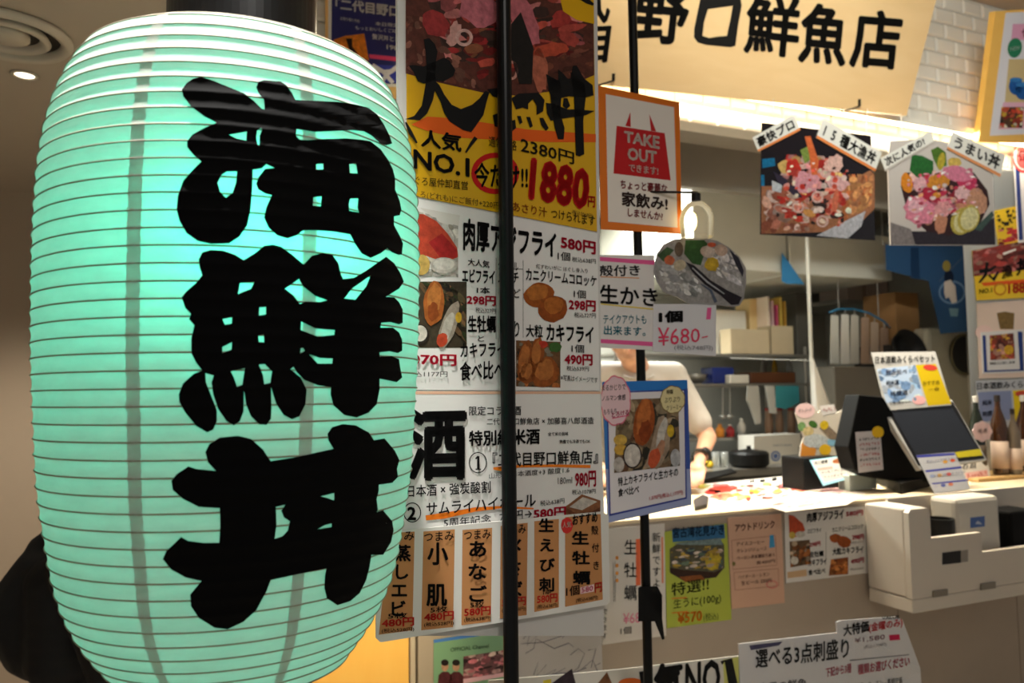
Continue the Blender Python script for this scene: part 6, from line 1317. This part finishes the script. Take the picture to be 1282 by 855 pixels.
for k in (-1, 1):
    hp = wa + V((.09 * k, 0, -.14)); kn = V((cX + .10 * k, YC + .02, .5)); an = V((cX + .11 * k, YC + .06, .08)); m.cap(hp, kn, .088, .06); m.cap(kn, an, .058, .04); m.cap(an + V((0, .03, -.035)), an + V((0, -.16, -.045)), .038, .034)
for s_, e_, w_ in ((sL, eL, wL), (sR, eR, wR)): m.cap(s_, e_, .052, .042); m.cap(e_, w_, .042, .027)
for w_, e_, sg_ in ((wL, eL, -1), (wR, eR, 1)):
    d_ = (w_ - e_); d_.z *= .4; d_ = (d_.normalized() + V((-.1 * -sg_, -.3, -.35))).normalized()
    fingers(m, w_, d_, V((0, 0, 1)).cross(d_) * -sg_, V((0, 0, 1)), .18)
body = m.build('body', SKIN, ck, remesh=.0062)
m = MB(); m.cap(sR + V((-.0, 0, .012)), sL + V((.0, 0, .012)), .07, .07); m.ball(V((cX, YC, zsh - .03)), (.18, .10, .10))
for t in range(9):
    p = ch.lerp(wa, t / 8); m.ball(p, (.185 - .012 * t / 8, .125, .11))
for s_, e_ in ((sL, eL), (sR, eR)): m.cap(s_, s_.lerp(e_, .74), .072, .064)
m.ball(wa, (.18, .13, .12)); m.build('t_shirt', P('shirt_white', (198, 192, 184), .8, noise=.05, scale=9, bump=.3), ck, remesh=.010)
m = MB(); m.cap(nk + V((0, -.075, -.01)), nk + V((0, -.06, -.03)), .035, .03)
m = MB(); m.tube([nk + V((.078 * cos(t), .075 * sin(t) - .01, -.012 + .035 * sin(t))) for t in [2 * pi * i / 28 for i in range(28)]], .007, 8, closed=True); m.build('collar', P('shirt_white', (0, 0, 0)), ck, smooth=True)
for t in range(6): pass
m = MB()
for t in range(7):
    p = (wa - V((0, 0, .02))).lerp(wa - V((0, 0, .16)), t / 6); m.ball(p, (.182, .138, .06))
for k in (-1, 1):
    hp = wa + V((.09 * k, 0, -.14)); kn = V((cX + .10 * k, YC + .02, .5)); an = V((cX + .11 * k, YC + .06, .10)); m.cap(hp, kn, .10, .075); m.cap(kn, an, .074, .06)
m.build('trousers', P('cloth_black', (24, 24, 28), .8), ck, remesh=.012)
qh = Matrix(((V(fdir).normalized().cross(V((0, 0, 1))).normalized()), V(fdir).normalized(), (V(fdir).normalized().cross(V((0, 0, 1))).normalized()).cross(V(fdir).normalized()))).transposed().to_quaternion()
hair(ck, at, .108, qh); eyes(ck, at, .108)
dw = (wL - eL).normalized(); m = MB(); m.lathe(wL - dw * .035, [(.036, -.011), (.039, -.011), (.039, .011), (.036, .011)], 24, ax=dw, cap=False); m.build('watch_strap', P('watch_black', (20, 20, 22), .4), ck)
m = MB(); s_ = V((0, -.4, 1)); m.lathe(wL - dw * .035 + V((.02, -.015, .028)), [(.018, 0), (.02, .004), (.016, .009), (.001, .009)], 20, ax=(.5, -.5, .8)); m.build('watch_face', P('watch_black', (0, 0, 0)), ck)

# seated person half hidden by the lantern
YS = 2.35
hip = Pt(52, 848, YS); ss = thing('person', 'seated person in a black jacket, mostly hidden behind the glowing lantern', 'person', V((hip.x, YS, 0)))
sx = lambda x, y, dy=0: Pt(x, y, YS + dy)
shl = sx(92, 700, .02); bk_ = sx(52, 760); hp_ = sx(66, 822); nkk = sx(96, 670, .02); hd2 = sx(116, 618, .02)
m = MB(); at2 = head(m, hd2, .105, (.8, .25, -.35), (.2, 0, 1)); m.cap(nkk, hd2, .06, .055); m.cap(sx(98, 720, -.15), sx(98, 720, .19), .055, .055)
for t in range(7): m.ball(sx(98, 718).lerp(sx(92, 822), t / 6), (.065, .12, .08))
for k in (-1, 1):
    h_ = V((hp_.x + .10, YS + .09 * k, .50)); kn = h_ + V((.42, .03 * k, .0)); an = kn + V((.05, 0, -.40)); m.cap(h_, kn, .085, .06); m.cap(kn, an, .058, .04); m.cap(an + V((-.02, 0, -.035)), an + V((.15, .02 * k, -.045)), .036, .032)
    s_ = sx(98, 720, .02 + .17 * k); e_ = s_ + V((.12, .04 * k, -.25)); w_ = e_ + V((.22, -.05 * k, .02)); m.cap(s_, e_, .05, .042); m.cap(e_, w_, .04, .028); fingers(m, w_, (1, -.2 * k, -.1), (0, -k, 0), (0, 0, 1), .17)
m.build('body', SKIN, ss, remesh=.0075)
JK = P('jacket_black', (13, 12, 14), .75, noise=.3, scale=8, bump=.5)
m = MB()
for a, b, ra, rb in (((66, 694), (56, 716), .055, .075), ((60, 722), (46, 762), .105, .135), ((46, 762), (58, 796), .135, .13)): m.cap(sx(*a), sx(*b), ra, rb)
m.cap(sx(98, 720, -.16), sx(98, 720, .20), .078, .078); m.cap(sx(58, 796), sx(100, 812), .12, .13)
for t in range(7): m.ball(sx(100, 720).lerp(sx(100, 818), t / 6), (.13, .185, .09))
m.cap(sx(54, 688, .0), sx(84, 682, .02), .048, .075); m.cap(sx(84, 676, .02), sx(100, 664, .02), .075, .07); m.cap(sx(34, 808), sx(70, 816), .06, .07)
for k in (-1, 1):
    s_ = sx(98, 720, .02 + .17 * k); e_ = s_ + V((.12, .04 * k, -.25)); w_ = e_ + V((.17, -.04 * k, .015)); m.cap(s_, e_, .075, .065); m.cap(e_, w_, .062, .045)
m.build('jacket', JK, ss, remesh=.011)
m = MB()
for k in (-1, 1):
    h_ = V((hp_.x + .10, YS + .09 * k, .50)); kn = h_ + V((.42, .03 * k, .0)); an = kn + V((.05, 0, -.38)); m.cap(h_ + V((-.10, 0, .0)), kn, .105, .08); m.cap(kn, an, .078, .06)
m.build('trousers', P('trouser_grey', (62, 62, 74), .8), ss, remesh=.012)
fd2 = V((.8, .25, -.35)).normalized(); s2_ = fd2.cross(V((.2, 0, 1))).normalized(); hair(ss, at2, .105, Matrix((s2_, fd2, s2_.cross(fd2))).transposed().to_quaternion()); eyes(ss, at2, .105)
st = thing('stool', 'round dark stool under the seated person in black', 'stool', V((hp_.x + .12, YS, 0)))
c = V((hp_.x + .12, YS, 0)); m = MB(); m.lathe(c, [(.15, .345), (.17, .36), (.17, .385), (.15, .398)], 32); m.build('seat', P('stool_grey', (110, 112, 124), .6), st)
for i in range(4):
    t = pi / 4 + i * pi / 2; m = MB(); m.tube([c + V((.16 * cos(t), .16 * sin(t), .0005)), c + V((.12 * cos(t), .12 * sin(t), .346))], .014, 8); m.build('leg', STEEL, st)
bpy.data.objects.remove(_to)
